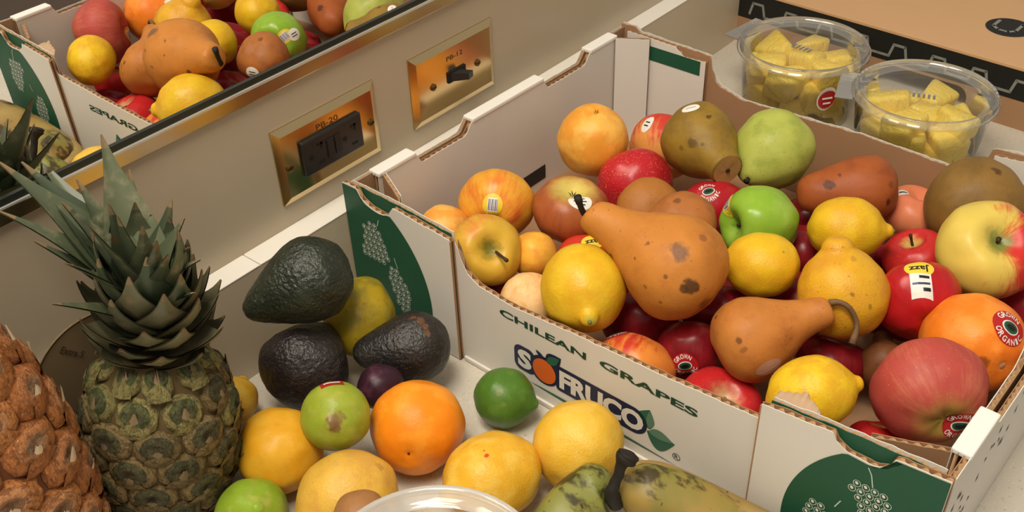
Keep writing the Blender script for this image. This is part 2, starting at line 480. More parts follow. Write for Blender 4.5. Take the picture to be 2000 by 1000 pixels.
# torn paper lip hanging off the front edge
rnd = random.Random(3)
m = MB(); pts = []
for j in range(15):
    x = j / 14; pts.append((0.4065 + x * 0.034, 0.0 - 0.0035 * mnoise.noise((x * 4, 1, 0)) ))
for j in range(14):
    s0, s1 = pts[j][0], pts[j + 1][0]
    h0 = 0.0125 * math.sin(math.pi * min(1, (j) / 14 * 1.0)) ** .5 * (0.8 + 0.5 * mnoise.noise((j * .6, 5, 0))); h1 = 0.0125 * math.sin(math.pi * min(1, (j + 1) / 14)) ** .5 * (0.8 + 0.5 * mnoise.noise(((j + 1) * .6, 5, 0)))
    m.add([bl(.0045, s0, .1215 + (s0 - .4065) * .1), bl(.0045, s1, .1215 + (s1 - .4065) * .1), bl(.0045 + h1 * .7, s1, .122 + h1 * .75), bl(.0045 + h0 * .7, s0, .122 + h0 * .75),
           bl(.0052, s0, .1212 + (s0 - .4065) * .1), bl(.0052, s1, .1212 + (s1 - .4065) * .1), bl(.0052 + h1 * .7, s1, .1214 + h1 * .75), bl(.0052 + h0 * .7, s0, .1214 + h0 * .75)],
          [(0, 1, 2, 3), (7, 6, 5, 4), (3, 2, 6, 7)])
m.build('torn_lip', plain('torn_paper', (188, 156, 124), 0.8), box, True)
# folded base hem at the front foot
MB().box((-0.0026, -S2, 0.0006), (0.0, -S1 - 0.003, 0.0052), bev=0.0008).build('base_hem', M_white, box)

# ---- print on the front
M_ink_green = plain('ink_dark_green', (24, 66, 48), 0.5, var=0.05)
M_ink_navy = plain('ink_navy', (26, 34, 66), 0.5, var=0.05)
M_ink_white = plain('ink_white', (226, 222, 210), 0.55, var=0.02)
M_ink_orange = plain('ink_orange', (222, 104, 36), 0.5, var=0.05)
M_ink_leaf = plain('ink_leaf', (44, 96, 74), 0.5, var=0.05)
M_ink_leaf2 = plain('ink_leaf_pale', (92, 128, 104), 0.5, var=0.05)
def printed(name, v2, f, mat, parent, t, flip=False):
    return new_mesh(name, [bl(t, q[0], q[1]) for q in v2], [tuple(reversed(a)) for a in f] if flip else f, mat, parent)
tf = -0.0003
v, f = text_fit('CHILEAN', 0.1710, 0.2575, 0.0722, 0.0793, 0.03); printed('lettering', v, f, M_ink_green, front, tf)
v, f = text_fit('GRAPES', 0.2700, 0.3560, 0.0738, 0.0810, 0.03); printed('lettering', v, f, M_ink_green, front, tf)
for s, a, b_ in (('S', .1888, .2032), ('FRUCO', .2318, .3118)):
    z0, z1 = (.0286, .0480)
    v, f = text_fit(s, a, b_, z0, z1, 0.050); printed('logo_letters', v, f, M_ink_white, front, tf - 0.0002)
def pill(x0, x1, z0, z1, r0, r1, n=10):
    pts = []
    for cx_, cz_, r_, a0 in ((x1 - r1, z1 - r1, r1, 0), (x0 + r0, z1 - r0, r0, 90), (x0 + r0, z0 + r0, r0, 180), (x1 - r1, z0 + r1, r1, 270)):
        for k in range(n + 1):
            a = math.radians(a0 + 90 * k / n); pts.append((cx_ + r_ * math.cos(a), cz_ + r_ * math.sin(a)))
    return pts
for q in (pill(.1850, .2070, .0252, .0513, .007, .007), pill(.2285, .3150, .0252, .0513, .003, .0125)):
    printed('logo_backing', q, [tuple(range(len(q)))], M_ink_navy, front, tf)
def ell(cx, cz, rx, rz, rot=0.0, n=32):
    c, s = math.cos(rot), math.sin(rot)
    return [(cx + rx * math.cos(a) * c - rz * math.sin(a) * s, cz + rx * math.cos(a) * s + rz * math.sin(a) * c) for a in [2 * math.pi * k / n for k in range(n)]]
printed('logo_fruit_outline', ell(.2162, .0378, .0148, .0148), [tuple(range(32))], M_ink_navy, front, tf - 0.00005)
printed('logo_fruit', ell(.2164, .0374, .0118, .0122), [tuple(range(32))], M_ink_orange, front, tf - 0.0003)
def leaf_print(name, A, B, w, mat, t, skew=0.0):
    A = Vector(A); B = Vector(B); d = B - A; nrm = Vector((-d.y, d.x)); up = []; dn = []
    for k in range(13):
        x = k / 12; h = math.sin(math.pi * x ** 0.8) * w
        q = A + d * x; up.append(q + nrm * (h * (1 - skew))); dn.append(q - nrm * (h * (1 + skew)))
    pts = up + dn[::-1][1:-1]
    return printed(name, [(q.x, q.y) for q in pts], [tuple(range(len(pts)))], mat, front, t)
leaf_print('logo_leaf_outline', (.2185, .0475), (.2335, .0600), .36, M_ink_navy, tf - 0.0001)
leaf_print('logo_leaf', (.2195, .0485), (.2320, .0588), .26, M_ink_leaf, tf - 0.0004)
leaf_print('logo_twig', (.2080, .0555), (.2185, .0490), .16, M_ink_navy, tf - 0.0002)
leaf_print('logo_leaf', (.3170, .0375), (.3165, .0570), .42, M_ink_leaf, tf, -.5)
leaf_print('logo_leaf_shade', (.3168, .0385), (.3165, .0560), .2, M_ink_leaf2, tf - 0.0002, .3)
leaf_print('logo_leaf', (.3150, .0345), (.3400, .0360), .36, M_ink_leaf, tf, .6)
leaf_print('logo_leaf_shade', (.3165, .0350), (.3385, .0362), .2, M_ink_leaf2, tf - 0.0002, -.4)
leaf_print('logo_swoosh', (.2000, .0170), (.3440, .0150), .012, M_ink_leaf, tf)
# registered mark
rg = ell(.3420, .0245, .0034, .0034); ri = ell(.3420, .0245, .0028, .0028)
printed('registered_mark', rg + ri, [(k, (k + 1) % 32, 32 + (k + 1) % 32, 32 + k) for k in range(32)], M_ink_green, front, tf)
v, f = text_fit('R', .3404, .3437, .0227, .0263, 0.01); printed('registered_mark', v, f, M_ink_green, front, tf)

# green discs on the corner panels
def green_area(parent, center, r, s_edge, top, s0, t, sg):
    N = 40; v = []; f = []
    for k in range(N + 1):
        z = 0.002 + (0.1335 - 0.002) * k / N
        dz = z - 0.04; w = math.sqrt(max(r * r - dz * dz, 0.0))
        s_arc = center + sg * w
        v.append((s_edge, z, s_arc))
    V = []; M_ = 24
    for (se, z, sa) in v:
        for j in range(M_ + 1):
            s = se + (sa - se) * j / M_
            V.append((s, min(z, top(s - s0) - 0.0009)))
    for k in range(N):
        for j in range(M_):
            a = k * (M_ + 1) + j; f.append((a, a + 1, a + M_ + 2, a + M_ + 1))
    return new_mesh('green_disc', [bl(t, q[0], q[1]) for q in V], f, M_green, parent)
green_area(c1, -0.004, 0.101, 0.0003, cl_top, 0.0, -0.0049, 1)
green_area(c2, BW + 0.004, 0.101, BW - 0.0003, cr_top, S2, -0.0049, -1)
M_ink_ring = plain('ink_ring', (188, 204, 190), 0.5, var=0.04)
def cluster(parent, rows, c, rot, t, stem):
    m = MB(); sp_ = 0.0059
    for r_, (n_, off) in enumerate(rows):
        for k in range(n_):
            x = (k - (n_ - 1) / 2 + off) * sp_; z = -r_ * sp_ * 0.98
            s = c[0] + x * math.cos(rot) - z * math.sin(rot); zz = c[1] + x * math.sin(rot) + z * math.cos(rot)
            o_ = ell(s, zz, .0027, .0030, 0, 14); i_ = ell(s, zz, .0022, .0025, 0, 14)
            m.add([bl(t, *q) for q in o_ + i_], [(j, (j + 1) % 14, 14 + (j + 1) % 14, 14 + j) for j in range(14)], 0)
            m.add([bl(t, *q) for q in ell(s - .0002, zz + .0003, .0011, .0014, .4, 10)], [tuple(range(10))], 1)
    st = [Vector(q) for q in stem]
    for a, b_ in zip(st, st[1:]):
        d = (b_ - a).normalized(); nn = Vector((-d.y, d.x)) * 0.0004
        m.add([bl(t, *q) for q in (a - nn, b_ - nn, b_ + nn, a + nn)], [(0, 1, 2, 3)], 0)
    return m.build('grape_print', [M_ink_ring, M_ink_white], parent)
rowsA = [(2, 0), (4, -.3), (4, 0), (5, 0), (5, .2), (6, 0), (5, -.5)]
rowsB = [(2, -.6), (3, -.4), (4, -.1), (4, .3), (4, .4), (3, .6), (3, .5), (2, .8)]
cluster(c1, rowsA, (.0330, .1020), 0.0, -0.0052, [(.0395, .1040), (.0420, .1110)])
cluster(c1, rowsB, (.0580, .0640), 0.0, -0.0052, [(.0590, .0680), (.0560, .0780)])
cluster(c2, [(4, 0), (5, .1), (4, .5), (4, 1.0), (4, 1.2), (3, 1.4), (2, 1.5)], (.4830, .0960), 0.0, -0.0052, [(.4840, .0990), (.4815, .1085), (.4785, .1135)])
cluster(c2, rowsB, (.4560, .0600), 0.0, -0.0052, [(.4640, .0660), (.4670, .0740)])
# scuffed lettering on the open long side
m = MB(); rr_ = random.Random(5)
for k in range(26):
    t0 = 0.012 + k * 0.006 + rr_.random() * .002; z0 = 0.070 + 0.02 * math.sin(k * .7) + (0.02 if k > 12 else 0)
    m.add([(t0, -BW - 0.0003, z0), (t0 + .0035, -BW - 0.0003, z0 + .001), (t0 + .0035, -BW - 0.0003, z0 + .006 * rr_.random() + .002), (t0 + .001, -BW - 0.0003, z0 + .004)], [(0, 1, 2, 3)])
m.build('faded_stamp', plain('faded_ink', (96, 88, 78), 0.7), box)

# ------------------------------------------------------------------ fruit
def fruit_mat(name, R, c1, c2=None, thr=(.42, .62), side=None, pole=None, speck=None, rough=.38, bump=(9, .12), spots=(), streak=True, soft=None, seed=0.0, spec=.28):
    n = NT(name)
    p = n.vmath('SCALE', n.coord()); p.node.inputs['Scale'].default_value = 1.0 / R
    q = n.vmath('ADD', p, (seed * 3.7, seed * 1.9, seed * 5.3))
    c = lin(c1)
    mot = n.noise(q, 2.2, 4.0)
    c = n.mix(mot, tuple(x * .86 for x in c[:3]) + (1,), tuple(min(1, x * 1.12) for x in c[:3]) + (1,))
    if c2 is not None:
        if streak:
            sv = n.vmath('NORMALIZE', n.vmath('MULTIPLY', p, (1, 1, .25)))
            sv = n.vmath('MULTIPLY', n.vmath('ADD', sv, (seed, seed * .7, 0)), (1, 1, .35))
            fac = n.math('ADD', n.math('MULTIPLY', n.noise(sv, 9.0, 4.0, .7), .45), n.math('MULTIPLY', n.noise(q, 1.3, 3.0), .55))
        else:
            fac = n.noise(q, 1.6, 4.0, .6)
        if side is not None:
            d = n.vmath('DOT_PRODUCT', n.vmath('NORMALIZE', p), tuple(side[0]))
            fac = n.math('ADD', fac, n.math('MULTIPLY', d, side[1]))
        c = n.mix(n.step(fac, *thr), c, lin(c2))
    if pole is not None:
        sx = n.node('ShaderNodeSeparateXYZ'); n.put(sx.inputs[0], p)
        rho = n.vmath('LENGTH', n.vmath('MULTIPLY', p, (1, 1, 0)))
        rho = n.math('ADD', rho, n.math('MULTIPLY', n.math('SUBTRACT', n.noise(q, 5.0, 3.0), .5), .35))
        zsel = n.step(sx.outputs[2], -.05, .05) if pole[2] > 0 else (n.step(n.math('MULTIPLY', sx.outputs[2], -1.0), -.05, .05) if pole[2] < 0 else 1.0)
        pf = n.math('MULTIPLY', n.math('SUBTRACT', 1.0, n.step(rho, pole[1] * .25, pole[1])), zsel)
        c = n.mix(pf, c, lin(pole[0]))
    if speck is not None:
        g = n.noise(q, speck[1], 2.0)
        c = n.mix(n.math('MULTIPLY', n.step(g, speck[2], speck[2] + .06), speck[3] if len(speck) > 3 else .7), c, lin(speck[0]))
    for (pos, r, cc, st) in spots:
        k_ = n.vmath('SCALE', n.vmath('SUBTRACT', n.noisec(q, 5.0), (.5, .5, .5)))
        k_.node.inputs['Scale'].default_value = min(.5, 1.6 * r)
        w = n.vmath('ADD', p, k_)
        dd = n.vmath('DISTANCE', w, tuple(Vector(pos) / R))
        c = n.mix(n.math('MULTIPLY', n.math('SUBTRACT', 1.0, n.step(dd, r * .55, r * 1.1)), st), c, lin(cc))
    n.base(c); n.set(rough, 0, spec)
    if bump:
        b1 = n.bump(n.noise(q, bump[0], 3.0), bump[1], R * .08)
    return n.m

PROF = {
 'apple': None,
 'round': [(-1, 0), (-.985, .18), (-.90, .45), (-.62, .80), (0, 1.02), (.62, .80), (.90, .45), (.975, .18), (.965, 0)],
 'lemon': [(-1.13, 0), (-1.11, .13), (-1.02, .36), (-.82, .68), (-.42, .94), (0, 1.0), (.40, .95), (.78, .72), (1.0, .43), (1.12, .26), (1.24, .19), (1.30, .10), (1.31, 0)],
 'nipple': [(-1.02, 0), (-1.0, .16), (-.92, .42), (-.72, .74), (-.35, .96), (0, 1.0), (.42, .92), (.76, .70), (.95, .48), (1.06, .36), (1.17, .32), (1.28, .24), (1.33, .12), (1.33, 0)],
 'pear': [(-.94, 0), (-.95, .12), (-.92, .36), (-.74, .70), (-.38, .95), (0, 1.0), (.40, .92), (.80, .72), (1.20, .52), (1.60, .41), (1.95, .36), (2.12, .28), (2.18, .12), (2.17, 0)],
 'pearcut': [(-.94, 0), (-.95, .12), (-.92, .36), (-.74, .70), (-.38, .95), (0, 1.0), (.40, .94), (.80, .80), (1.15, .62), (1.48, .50), (1.72, .46), (1.80, .42), (1.82, .30), (1.79, .12), (1.79, 0)],
 'pearblunt': [(-.94, 0), (-.95, .12), (-.92, .36), (-.74, .70), (-.38, .95), (0, 1.0), (.40, .93), (.80, .79), (1.15, .67), (1.45, .57), (1.65, .46), (1.78, .27), (1.82, 0)],
 'pearfat': [(-.94, 0), (-.95, .12), (-.92, .36), (-.74, .70), (-.38, .95), (0, 1.0), (.40, .93), (.78, .72), (1.08, .46), (1.26, .26), (1.33, .12), (1.32, 0)],
 'avocado': [(-.97, 0), (-.95, .18), (-.86, .48), (-.62, .78), (-.3, .96), (0, 1.0), (.42, .92), (.85, .74), (1.25, .54), (1.58, .34), (1.74, .16), (1.77, 0)],
 'plumshape': [(-1, 0), (-.96, .22), (-.8, .58), (-.4, .91), (0, 1), (.4, .92), (.8, .62), (1.02, .28), (1.08, 0)],
 'mango': [(-1.1, 0), (-1.06, .2), (-.9, .52), (-.45, .9), (0, 1), (.45, .93), (.9, .62), (1.12, .3), (1.18, 0)],
 'lime': [(-1.08, 0), (-1.06, .13), (-.96, .38), (-.7, .73), (-.3, .96), (0, 1), (.35, .95), (.74, .70), (.98, .36), (1.10, .18), (1.16, .10), (1.18, 0)],
}
def shape(kind, R, seed, stretch=1.0, bend=0.0, lump=.05, nring=44, nseg=56):
    if kind == 'apple':
        v = []; prof = []
        for k in range(nring + 1):
            th = math.pi * (1 - k / nring)
            r = math.sin(th) * (1 + .08 * math.cos(th)) * (1 + .05 * math.sin(th) ** 2)
            z = .90 * math.cos(th) - .40 * math.exp(-(th / .40) ** 2) + .24 * math.exp(-((math.pi - th) / .34) ** 2)
            prof.append((z, r))
        v, f = lathe(prof, nring, nseg, False)
    else:
        v, f = lathe(PROF[kind], nring, nseg)
    out = []
    zmax = max(q.z for q in v)
    for q in v:
        q = q.copy()
        d = q.normalized() if q.length > 1e-6 else Vector((0, 0, 1))
        k = 1 + lump * (mnoise.noise(d * 1.3 + Vector((seed * 3.1, seed, 0))) + .45 * mnoise.noise(d * 3.0 + Vector((seed, 9, seed))))
        if kind == 'apple':
            a = math.atan2(q.y, q.x); k *= 1 + .022 * math.cos(5 * a + seed) * (1 if q.z < 0 else .4) * abs(q.z)
        if kind == 'avocado': k *= 1 + .014 * mnoise.noise(d * 14 + Vector((seed, 0, 0)))
        q *= k; q.z *= stretch
        if bend:
            h = max(0.0, q.z - .2); q.x += bend * h * h
        out.append(q * R)
    return out, f

class Fruit: pass
def fruit(name, kind, u, v, rpx, z, axis, label, cat, group, mat, stretch=1.0, bend=0.0, lump=.05, spin=0.0, seed=None, spots=()):
    """builds a fruit whose body centre shows at (u, v) and lies at height z; axis = (right, up, toward viewer)"""
    P = on_z(u, v, z); R = rpx * depth(P) / FPX
    seed = seed if seed is not None else (u * .013 + v * .007) % 10
    vs, fs = shape(kind, R, seed, stretch, bend, lump)
    rot = axis_rot(vdir(*axis), spin)
    F = Fruit(); F.R = R; F.M = Matrix.Translation(P) @ rot.to_4x4(); F.I = F.M.inverted(); F.P = P
    F.bvh = BVHTree.FromPolygons(vs, fs)
    sp = []
    for (su, sv, sr, sc, st) in spots:
        h = F_hit(F, su, sv)
        if h: sp.append((h[0], sr, sc, st))
    mat = dict(mat)
    if 'sidev' in mat:
        q_ = mat.pop('sidev'); mat['side'] = (rot.transposed() @ vdir(*q_[0]), q_[1])
    mt = fruit_mat(name + '_skin', R, spots=sp, seed=seed, **mat)
    F.o = new_mesh(name, vs, fs, mt, None, True)
    F.o.matrix_basis = F.M
    tag(F.o, label, cat, group)
    return F
def F_hit(F, u, v, mirrored=False):
    o = CAM.copy(); d = ray(u, v)
    if mirrored: o.y = -o.y; d.y = -d.y
    lo = F.I @ o; ld = (F.I.to_3x3() @ d).normalized()
    h = F.bvh.ray_cast(lo, ld)
    return (h[0], h[1], ld) if h[0] is not None else None

def decal_frame(F, u, v, mirrored=False, rot=0.0):
    h = F_hit(F, u, v, mirrored)
    if h is None: return None
    p, nrm, ld = h
    if nrm.dot(ld) > 0: nrm = -nrm
    ref = F.I.to_3x3() @ RIGHT
    X = (ref - nrm * ref.dot(nrm)).normalized(); Y = nrm.cross(X)
    c, s = math.cos(rot), math.sin(rot)
    return p, nrm, X * c + Y * s, Y * c - X * s
def wrap(F, fr, pts, off):
    p, nrm, X, Y = fr; out = []
    for a, b in pts:
        q = p + X * a + Y * b
        h = F.bvh.ray_cast(q + nrm * .015, -nrm)
        if h[0] is not None and (h[0] - q).length < .018: out.append(h[0] + nrm * off)
        else: out.append(q + nrm * off)
    return out
def disc_pts(rx, ry, nr=4, na=24):
    pts = [(0, 0)]; f = []
    for k in range(1, nr + 1):
        for j in range(na):
            a = 2 * math.pi * j / na; pts.append((rx * k / nr * math.cos(a), ry * k / nr * math.sin(a)))
    for j in range(na): f.append((0, 1 + j, 1 + (j + 1) % na))
    for k in range(nr - 1):
        for j in range(na):
            a = 1 + k * na + j; b = 1 + k * na + (j + 1) % na; f.append((a, a + na, b + na, b))
    return pts, f
def rect_pts(x0, x1, y0, y1, n=5):
    pts = [(x0 + (x1 - x0) * i / n, y0 + (y1 - y0) * j / n) for j in range(n + 1) for i in range(n + 1)]
    f = [(j * (n + 1) + i, j * (n + 1) + i + 1, (j + 1) * (n + 1) + i + 1, (j + 1) * (n + 1) + i) for j in range(n) for i in range(n)]
    return pts, f
S_red = plain('sticker_red', (176, 30, 34), 0.4); S_white = plain('sticker_white', (232, 228, 218), 0.4, var=.03)
S_yel = plain('sticker_yellow', (238, 206, 60), 0.4, var=.03); S_blk = plain('sticker_black', (24, 26, 26), 0.4)
S_grn = plain('sticker_green', (28, 84, 58), 0.4); S_pink = plain('sticker_clear', (186, 140, 112), 0.4); S_blue = plain('sticker_blue', (52, 62, 110), 0.4)
def layer(name, F, fr, pts, f, mat, off, parent):
    return new_mesh(name, wrap(F, fr, pts, off), f, mat, parent)
def sticker_organic(F, u, v, r=.0095, rot=0.0, mirrored=False):
    fr = decal_frame(F, u, v, mirrored, rot)
    if fr is None: return
    s = layer('sticker', F, fr, *disc_pts(r, r), S_red, .0003, F.o); s['label'] = 'round red sticker lettered in white'
    for word, a0, sgn in (('ORGANIC', math.radians(205), 1), ('GROWN', math.radians(140), -1)):
        for k, ch in enumerate(word):
            a = a0 + sgn * math.radians(22) * k; R_ = r * .78
            v2, f2 = text_fit(ch, -.075 * r if ch == 'I' else -.13 * r, .075 * r if ch == 'I' else .13 * r, -.16 * r, .16 * r, .02)
            th = a + math.pi / 2 if sgn > 0 else a - math.pi / 2
            c_, s_ = math.cos(th), math.sin(th)
            pts = [(R_ * math.cos(a) + q[0] * c_ - q[1] * s_, R_ * math.sin(a) + q[0] * s_ + q[1] * c_) for q in v2]
            layer('lettering', F, fr, pts, f2, S_white, .0006, s)
    layer('badge_rim', F, fr, *disc_pts(r * .54, r * .40), S_white, .0005, s)
    layer('badge', F, fr, *disc_pts(r * .46, r * .33), S_grn, .0007, s)
    layer('badge_top', F, fr, *[disc_pts(r * .30, r * .16)[0], disc_pts(r * .30, r * .16)[1]], S_blk, .0009, s)
def sticker_oval(F, u, v, rx, ry, rot=0.0, base=None, marks=3, mirrored=False, ink=None, label='white oval sticker'):
    fr = decal_frame(F, u, v, mirrored, rot)
    if fr is None: return
    s = layer('sticker', F, fr, *disc_pts(rx, ry), base or S_white, .0003, F.o); s['label'] = label
    for k in range(marks):
        y = (k - (marks - 1) / 2) * ry * .42; w = rx * .55 * (1 - .25 * abs(k - (marks - 1) / 2))
        layer('print_line', F, fr, *rect_pts(-w, w, y - ry * .07, y + ry * .07, 4), ink or S_blk, .0005, s)
def sticker_barcode(F, u, v, rx, ry, rot=0.0, base=None, mirrored=False):
    fr = decal_frame(F, u, v, mirrored, rot)
    if fr is None: return
    s = layer('sticker', F, fr, *disc_pts(rx, ry), base or S_yel, .0003, F.o); s['label'] = 'yellow edged sticker with white barcode field'
    layer('barcode_field', F, fr, *rect_pts(-rx * .5, rx * .5, -ry * .62, ry * .62), S_white, .0005, s)
    for k in range(6):
        x = -rx * .42 + k * rx * .165
        layer('barcode_bar', F, fr, *rect_pts(x, x + rx * (.05 if k % 2 else .08), -ry * .5, ry * .5, 3), S_blue, .0007, s)
def sticker_tag(F, u, v, rot=0.0, sc=1.0, white=True):
    fr = decal_frame(F, u, v, False, rot)
    if fr is None: return
    s = layer('sticker', F, fr, *disc_pts(.0105 * sc, .0075 * sc), S_yel, .0003, F.o); s['label'] = 'yellow sticker with black lettering'
    v2, f2 = text_fit('Jazz', -.0072 * sc, .0072 * sc, -.0028 * sc, .0040 * sc, .02)
    c_, s_ = -1, 0
    layer('lettering', F, fr, [(-a, -b) for a, b in v2], f2, S_blk, .0006, s)
    if white:
        layer('barcode_field', F, fr, *rect_pts(-.0075, .0075, -.0205, -.0055), S_white, .0005, s)
        for y0, y1, x0, x1, mt in ((-.0090, -.0072, -.001, .0062, S_blk), (-.0132, -.0118, -.0062, .0062, S_blue), (-.0172, -.0152, .001, .0062, S_blk)):
            layer('print_line', F, fr, *rect_pts(x0, x1, y0, y1, 3), mt, .0007, s)
M_stem = plain('stem_brown', (62, 44, 26), 0.7, var=.3, scale=300)
M_stem_dk = plain('stem_dark', (34, 26, 20), 0.7, var=.3, scale=300)
M_stem_gr = plain('stem_green', (112, 112, 58), 0.7, var=.3, scale=300)
def stem_px(F, pts, r, mat=None, name='stem', over=None):
    """stem through picture points (u, v, lift toward viewer in metres)"""
    d0 = depth(F.P); W = [at_depth(u, v, d0 - l) for u, v, l in pts]
    if over is not None:
        for k, (u, v, l) in enumerate(pts):
            h = F_hit(over, u, v)
            if h: W[k] = at_depth(u, v, min(d0 - l, depth(over.M @ h[0]) - .005))
    W = spline(W, 10); n_ = len(W)
    rad = [r * (1.15 - .35 * min(1, k / 3) + (.25 if k >= n_ - 2 else 0)) for k in range(n_)]
    return MB().tube(W, rad, 9).build(name, mat or M_stem, F.o, True, world=True)
def stem_loc(F, tip=(.05, .02), z0=.42, z1=.80, r=.045, mat=None):
    R = F.R; pts = spline([(0, 0, z0 * R), (tip[0] * R * .3, tip[1] * R * .3, (z0 * .5 + z1 * .5) * R), (tip[0] * R, tip[1] * R, z1 * R)], 6)
    return MB().tube(pts, [r * R * k for k in (1, .9, .85, .8, .85, 1, 1.2)], 8).build('stem', mat or M_stem, F.o, True)
def calyx(F, z, sgn=-1, r=.10):
    R = F.R; m = MB()
    for k in range(6):
        a = k * math.pi / 3; c, s = math.cos(a), math.sin(a); c2, s2 = math.cos(a + .5), math.sin(a + .5)
        m.add([(0, 0, z * R), (c * r * .5 * R, s * r * .5 * R, (z + sgn * .03) * R), (c2 * r * R, s2 * r * R, (z + sgn * .10) * R), (c2 * r * .5 * R, s2 * r * .5 * R, (z + sgn * .035) * R)], [(0, 1, 2, 3), (3, 2, 1, 0)])
    return m.build('calyx', M_stem_dk, F.o)
def button(F, z=.96, r=.07, mat=None):
    R = F.R; m = MB()
    m.tube([(0, 0, (z - .05) * R), (0, 0, z * R), (0, 0, (z + .03) * R)], [r * R, r * R, r * .6 * R], 8)
    return m.build('stem_button', mat or M_stem_gr, F.o, True)

G_AP, G_LE, G_PE, G_OR = 'apples in the grape box', 'lemons in the grape box', 'pears in the grape box', 'oranges'
RED = dict(c1=(186, 34, 36), c2=(214, 120, 66), thr=(.66, .86), rough=.30, bump=(14, .03), pole=((206, 170, 92), .42, 1), speck=((226, 170, 110), 26, .68, .5))
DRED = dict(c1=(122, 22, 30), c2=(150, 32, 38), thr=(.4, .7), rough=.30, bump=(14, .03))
LEM = dict(c1=(228, 184, 34), c2=(222, 170, 36), streak=False, rough=.36, bump=(22, .22), speck=((190, 150, 40), 20, .74, .35))
LEM_OUT = dict(c1=(230, 174, 42), c2=(234, 190, 76), streak=False, rough=.36, bump=(20, .22), speck=((176, 120, 40), 11, .68, .45))
BOSC = dict(c1=(192, 126, 54), c2=(168, 106, 46), thr=(.45, .75), streak=False, rough=.50, bump=(26, .10), speck=((110, 66, 34), 12, .66, .45))
OLIVE = dict(c1=(146, 118, 50), c2=(124, 100, 44), thr=(.4, .7), streak=False, rough=.48, bump=(26, .10), speck=((92, 70, 34), 16, .67, .5))
BRU = (70, 42, 28)

# ---- back row by the wall
F = fruit('orange', 'round', 1157, 274, 69, .085, (.05, .68, .72), 'pale yellow-orange orange in the far wall-side corner of the grape box', 'orange', G_OR,
          dict(c1=(238, 160, 58), c2=(244, 186, 84), streak=False, rough=.38, bump=(34, .10)))
calyx(F, .955, 1, .09)
F = fruit('apple', 'apple', 1240, 364, 72, .062, (-.2, .55, -.6), 'red streaked apple below the pale orange and beside the olive pear', 'apple', G_AP,
          dict(RED, c1=(188, 36, 44), speck=((230, 150, 90), 22, .60, .55)))
F = fruit('apple', 'apple', 1296, 290, 66, .055, (.3, .6, -.5), 'red and yellow apple tucked behind the olive pear', 'apple', G_AP,
          dict(c1=(222, 150, 76), c2=(206, 62, 48), thr=(.45, .62), sidev=((.5, .8, 0), .22), rough=.35, bump=(14, .03)))
sticker_oval(F, 1264, 242, .0055, .0095, -.7, marks=2)
F = fruit('pear', 'pearcut', 1364, 272, 73, .100, (.36, -.62, .72), 'olive brown pear lying with its cut-off neck toward the viewer', 'pear', G_PE, dict(OLIVE, c1=(150, 118, 42), c2=(128, 100, 40)), stretch=.86,
          spots=[(1352, 280, .16, (84, 60, 24), .7), (1385, 228, .09, (70, 50, 22), .8), (1330, 288, .08, (90, 66, 26), .6), (1372, 282, .07, (80, 56, 22), .7)])
m = MB(); pts_, f_ = disc_pts(.40 * F.R, .40 * F.R, 3, 24)
zc_ = 1.79 * F.R * .86
m.add([(a, b, zc_ + .012 * F.R + .02 * F.R * mnoise.noise((a * 300, b * 300, 0))) for a, b in pts_], f_, 0)
m.build('cut_end', plain('pear_cut_end', (176, 134, 78), .6, var=.2, scale=200), F.o, True)
m = MB().tube([(0, 0, zc_), (0, 0, zc_ + .05 * F.R)], .06 * F.R, 8); m.build('core_mark', M_stem, F.o)
sticker_oval(F, 1349, 211, .0085, .0052, .1, marks=1, ink=S_pink)
F = fruit('pear', 'pearfat', 1512, 291, 76, .097, (-.60, -.62, .42), 'yellow-green pear beside the low brown side of the grape box', 'pear', G_PE,
          dict(c1=(176, 182, 84), c2=(150, 160, 66), thr=(.45, .75), streak=False, rough=.42, bump=(16, .10), speck=((110, 120, 50), 18, .66, .5)), stretch=.98)
stem_loc(F, (.02, .02), 1.2, 1.40, .07, M_stem_dk)
F = fruit('pear', 'pearblunt', 1684, 371, 68, .081, (-.98, -.10, .05), 'reddish brown pear lying behind the lemons along the low brown side', 'pear', G_PE, dict(BOSC, c1=(164, 86, 40), c2=(140, 70, 34)), stretch=1.0, bend=-.04,
          spots=[(1620, 360, .17, (74, 42, 24), .85), (1735, 395, .12, (60, 36, 24), .8), (1640, 342, .06, (84, 48, 26), .7), (1740, 360, .14, (110, 62, 34), .6)])
F = fruit('apple', 'apple', 1785, 420, 64, .052, (.1, .7, .4), 'salmon pink apple between the reddish brown pear and the round olive pear', 'apple', G_AP,
          dict(c1=(226, 130, 92), c2=(214, 160, 90), thr=(.5, .8), rough=.35, bump=(14, .03)))
fr = decal_frame(F, 1763, 376)
if fr:
    s_ = layer('sticker', F, fr, *rect_pts(-.0062, .0062, -.0052, .0052), S_white, .0004, F.o); s_['label'] = 'small white paper sticker'
    layer('print_line', F, fr, *rect_pts(-.003, .004, -.001, .001), S_blk, .0007, s_)
F = fruit('pear', 'pearfat', 1905, 402, 93, .090, (.25, .35, -.9), 'large round olive brown pear at the far open-side corner of the grape box', 'pear', G_PE, dict(OLIVE, c1=(140, 106, 50), c2=(122, 92, 44)),
          spots=[(1949, 336, .10, (84, 52, 26), .85), (1940, 330, .06, (90, 56, 26), .8)])
F = fruit('apple', 'apple', 1927, 490, 93, .110, (.02, .30, .95), 'large yellow apple with red cheeks, stem hollow facing out, above the orange', 'apple', G_AP,
          dict(c1=(222, 196, 92), c2=(206, 50, 44), thr=(.52, .78), sidev=((.92, -.10, .22), .50), rough=.34, bump=(14, .03), pole=((126, 132, 60), .40, 1)), spin=.5)
stem_loc(F, (.0, .05), .40, .62, .05)
F = fruit('lemon', 'lemon', 1652, 447, 63, .102, (.96, -.06, .26), 'bright lemon with a small green tip beside the reddish brown pear', 'lemon', G_LE, dict(LEM, pole=((176, 176, 60), .14, 1)), stretch=1.06)
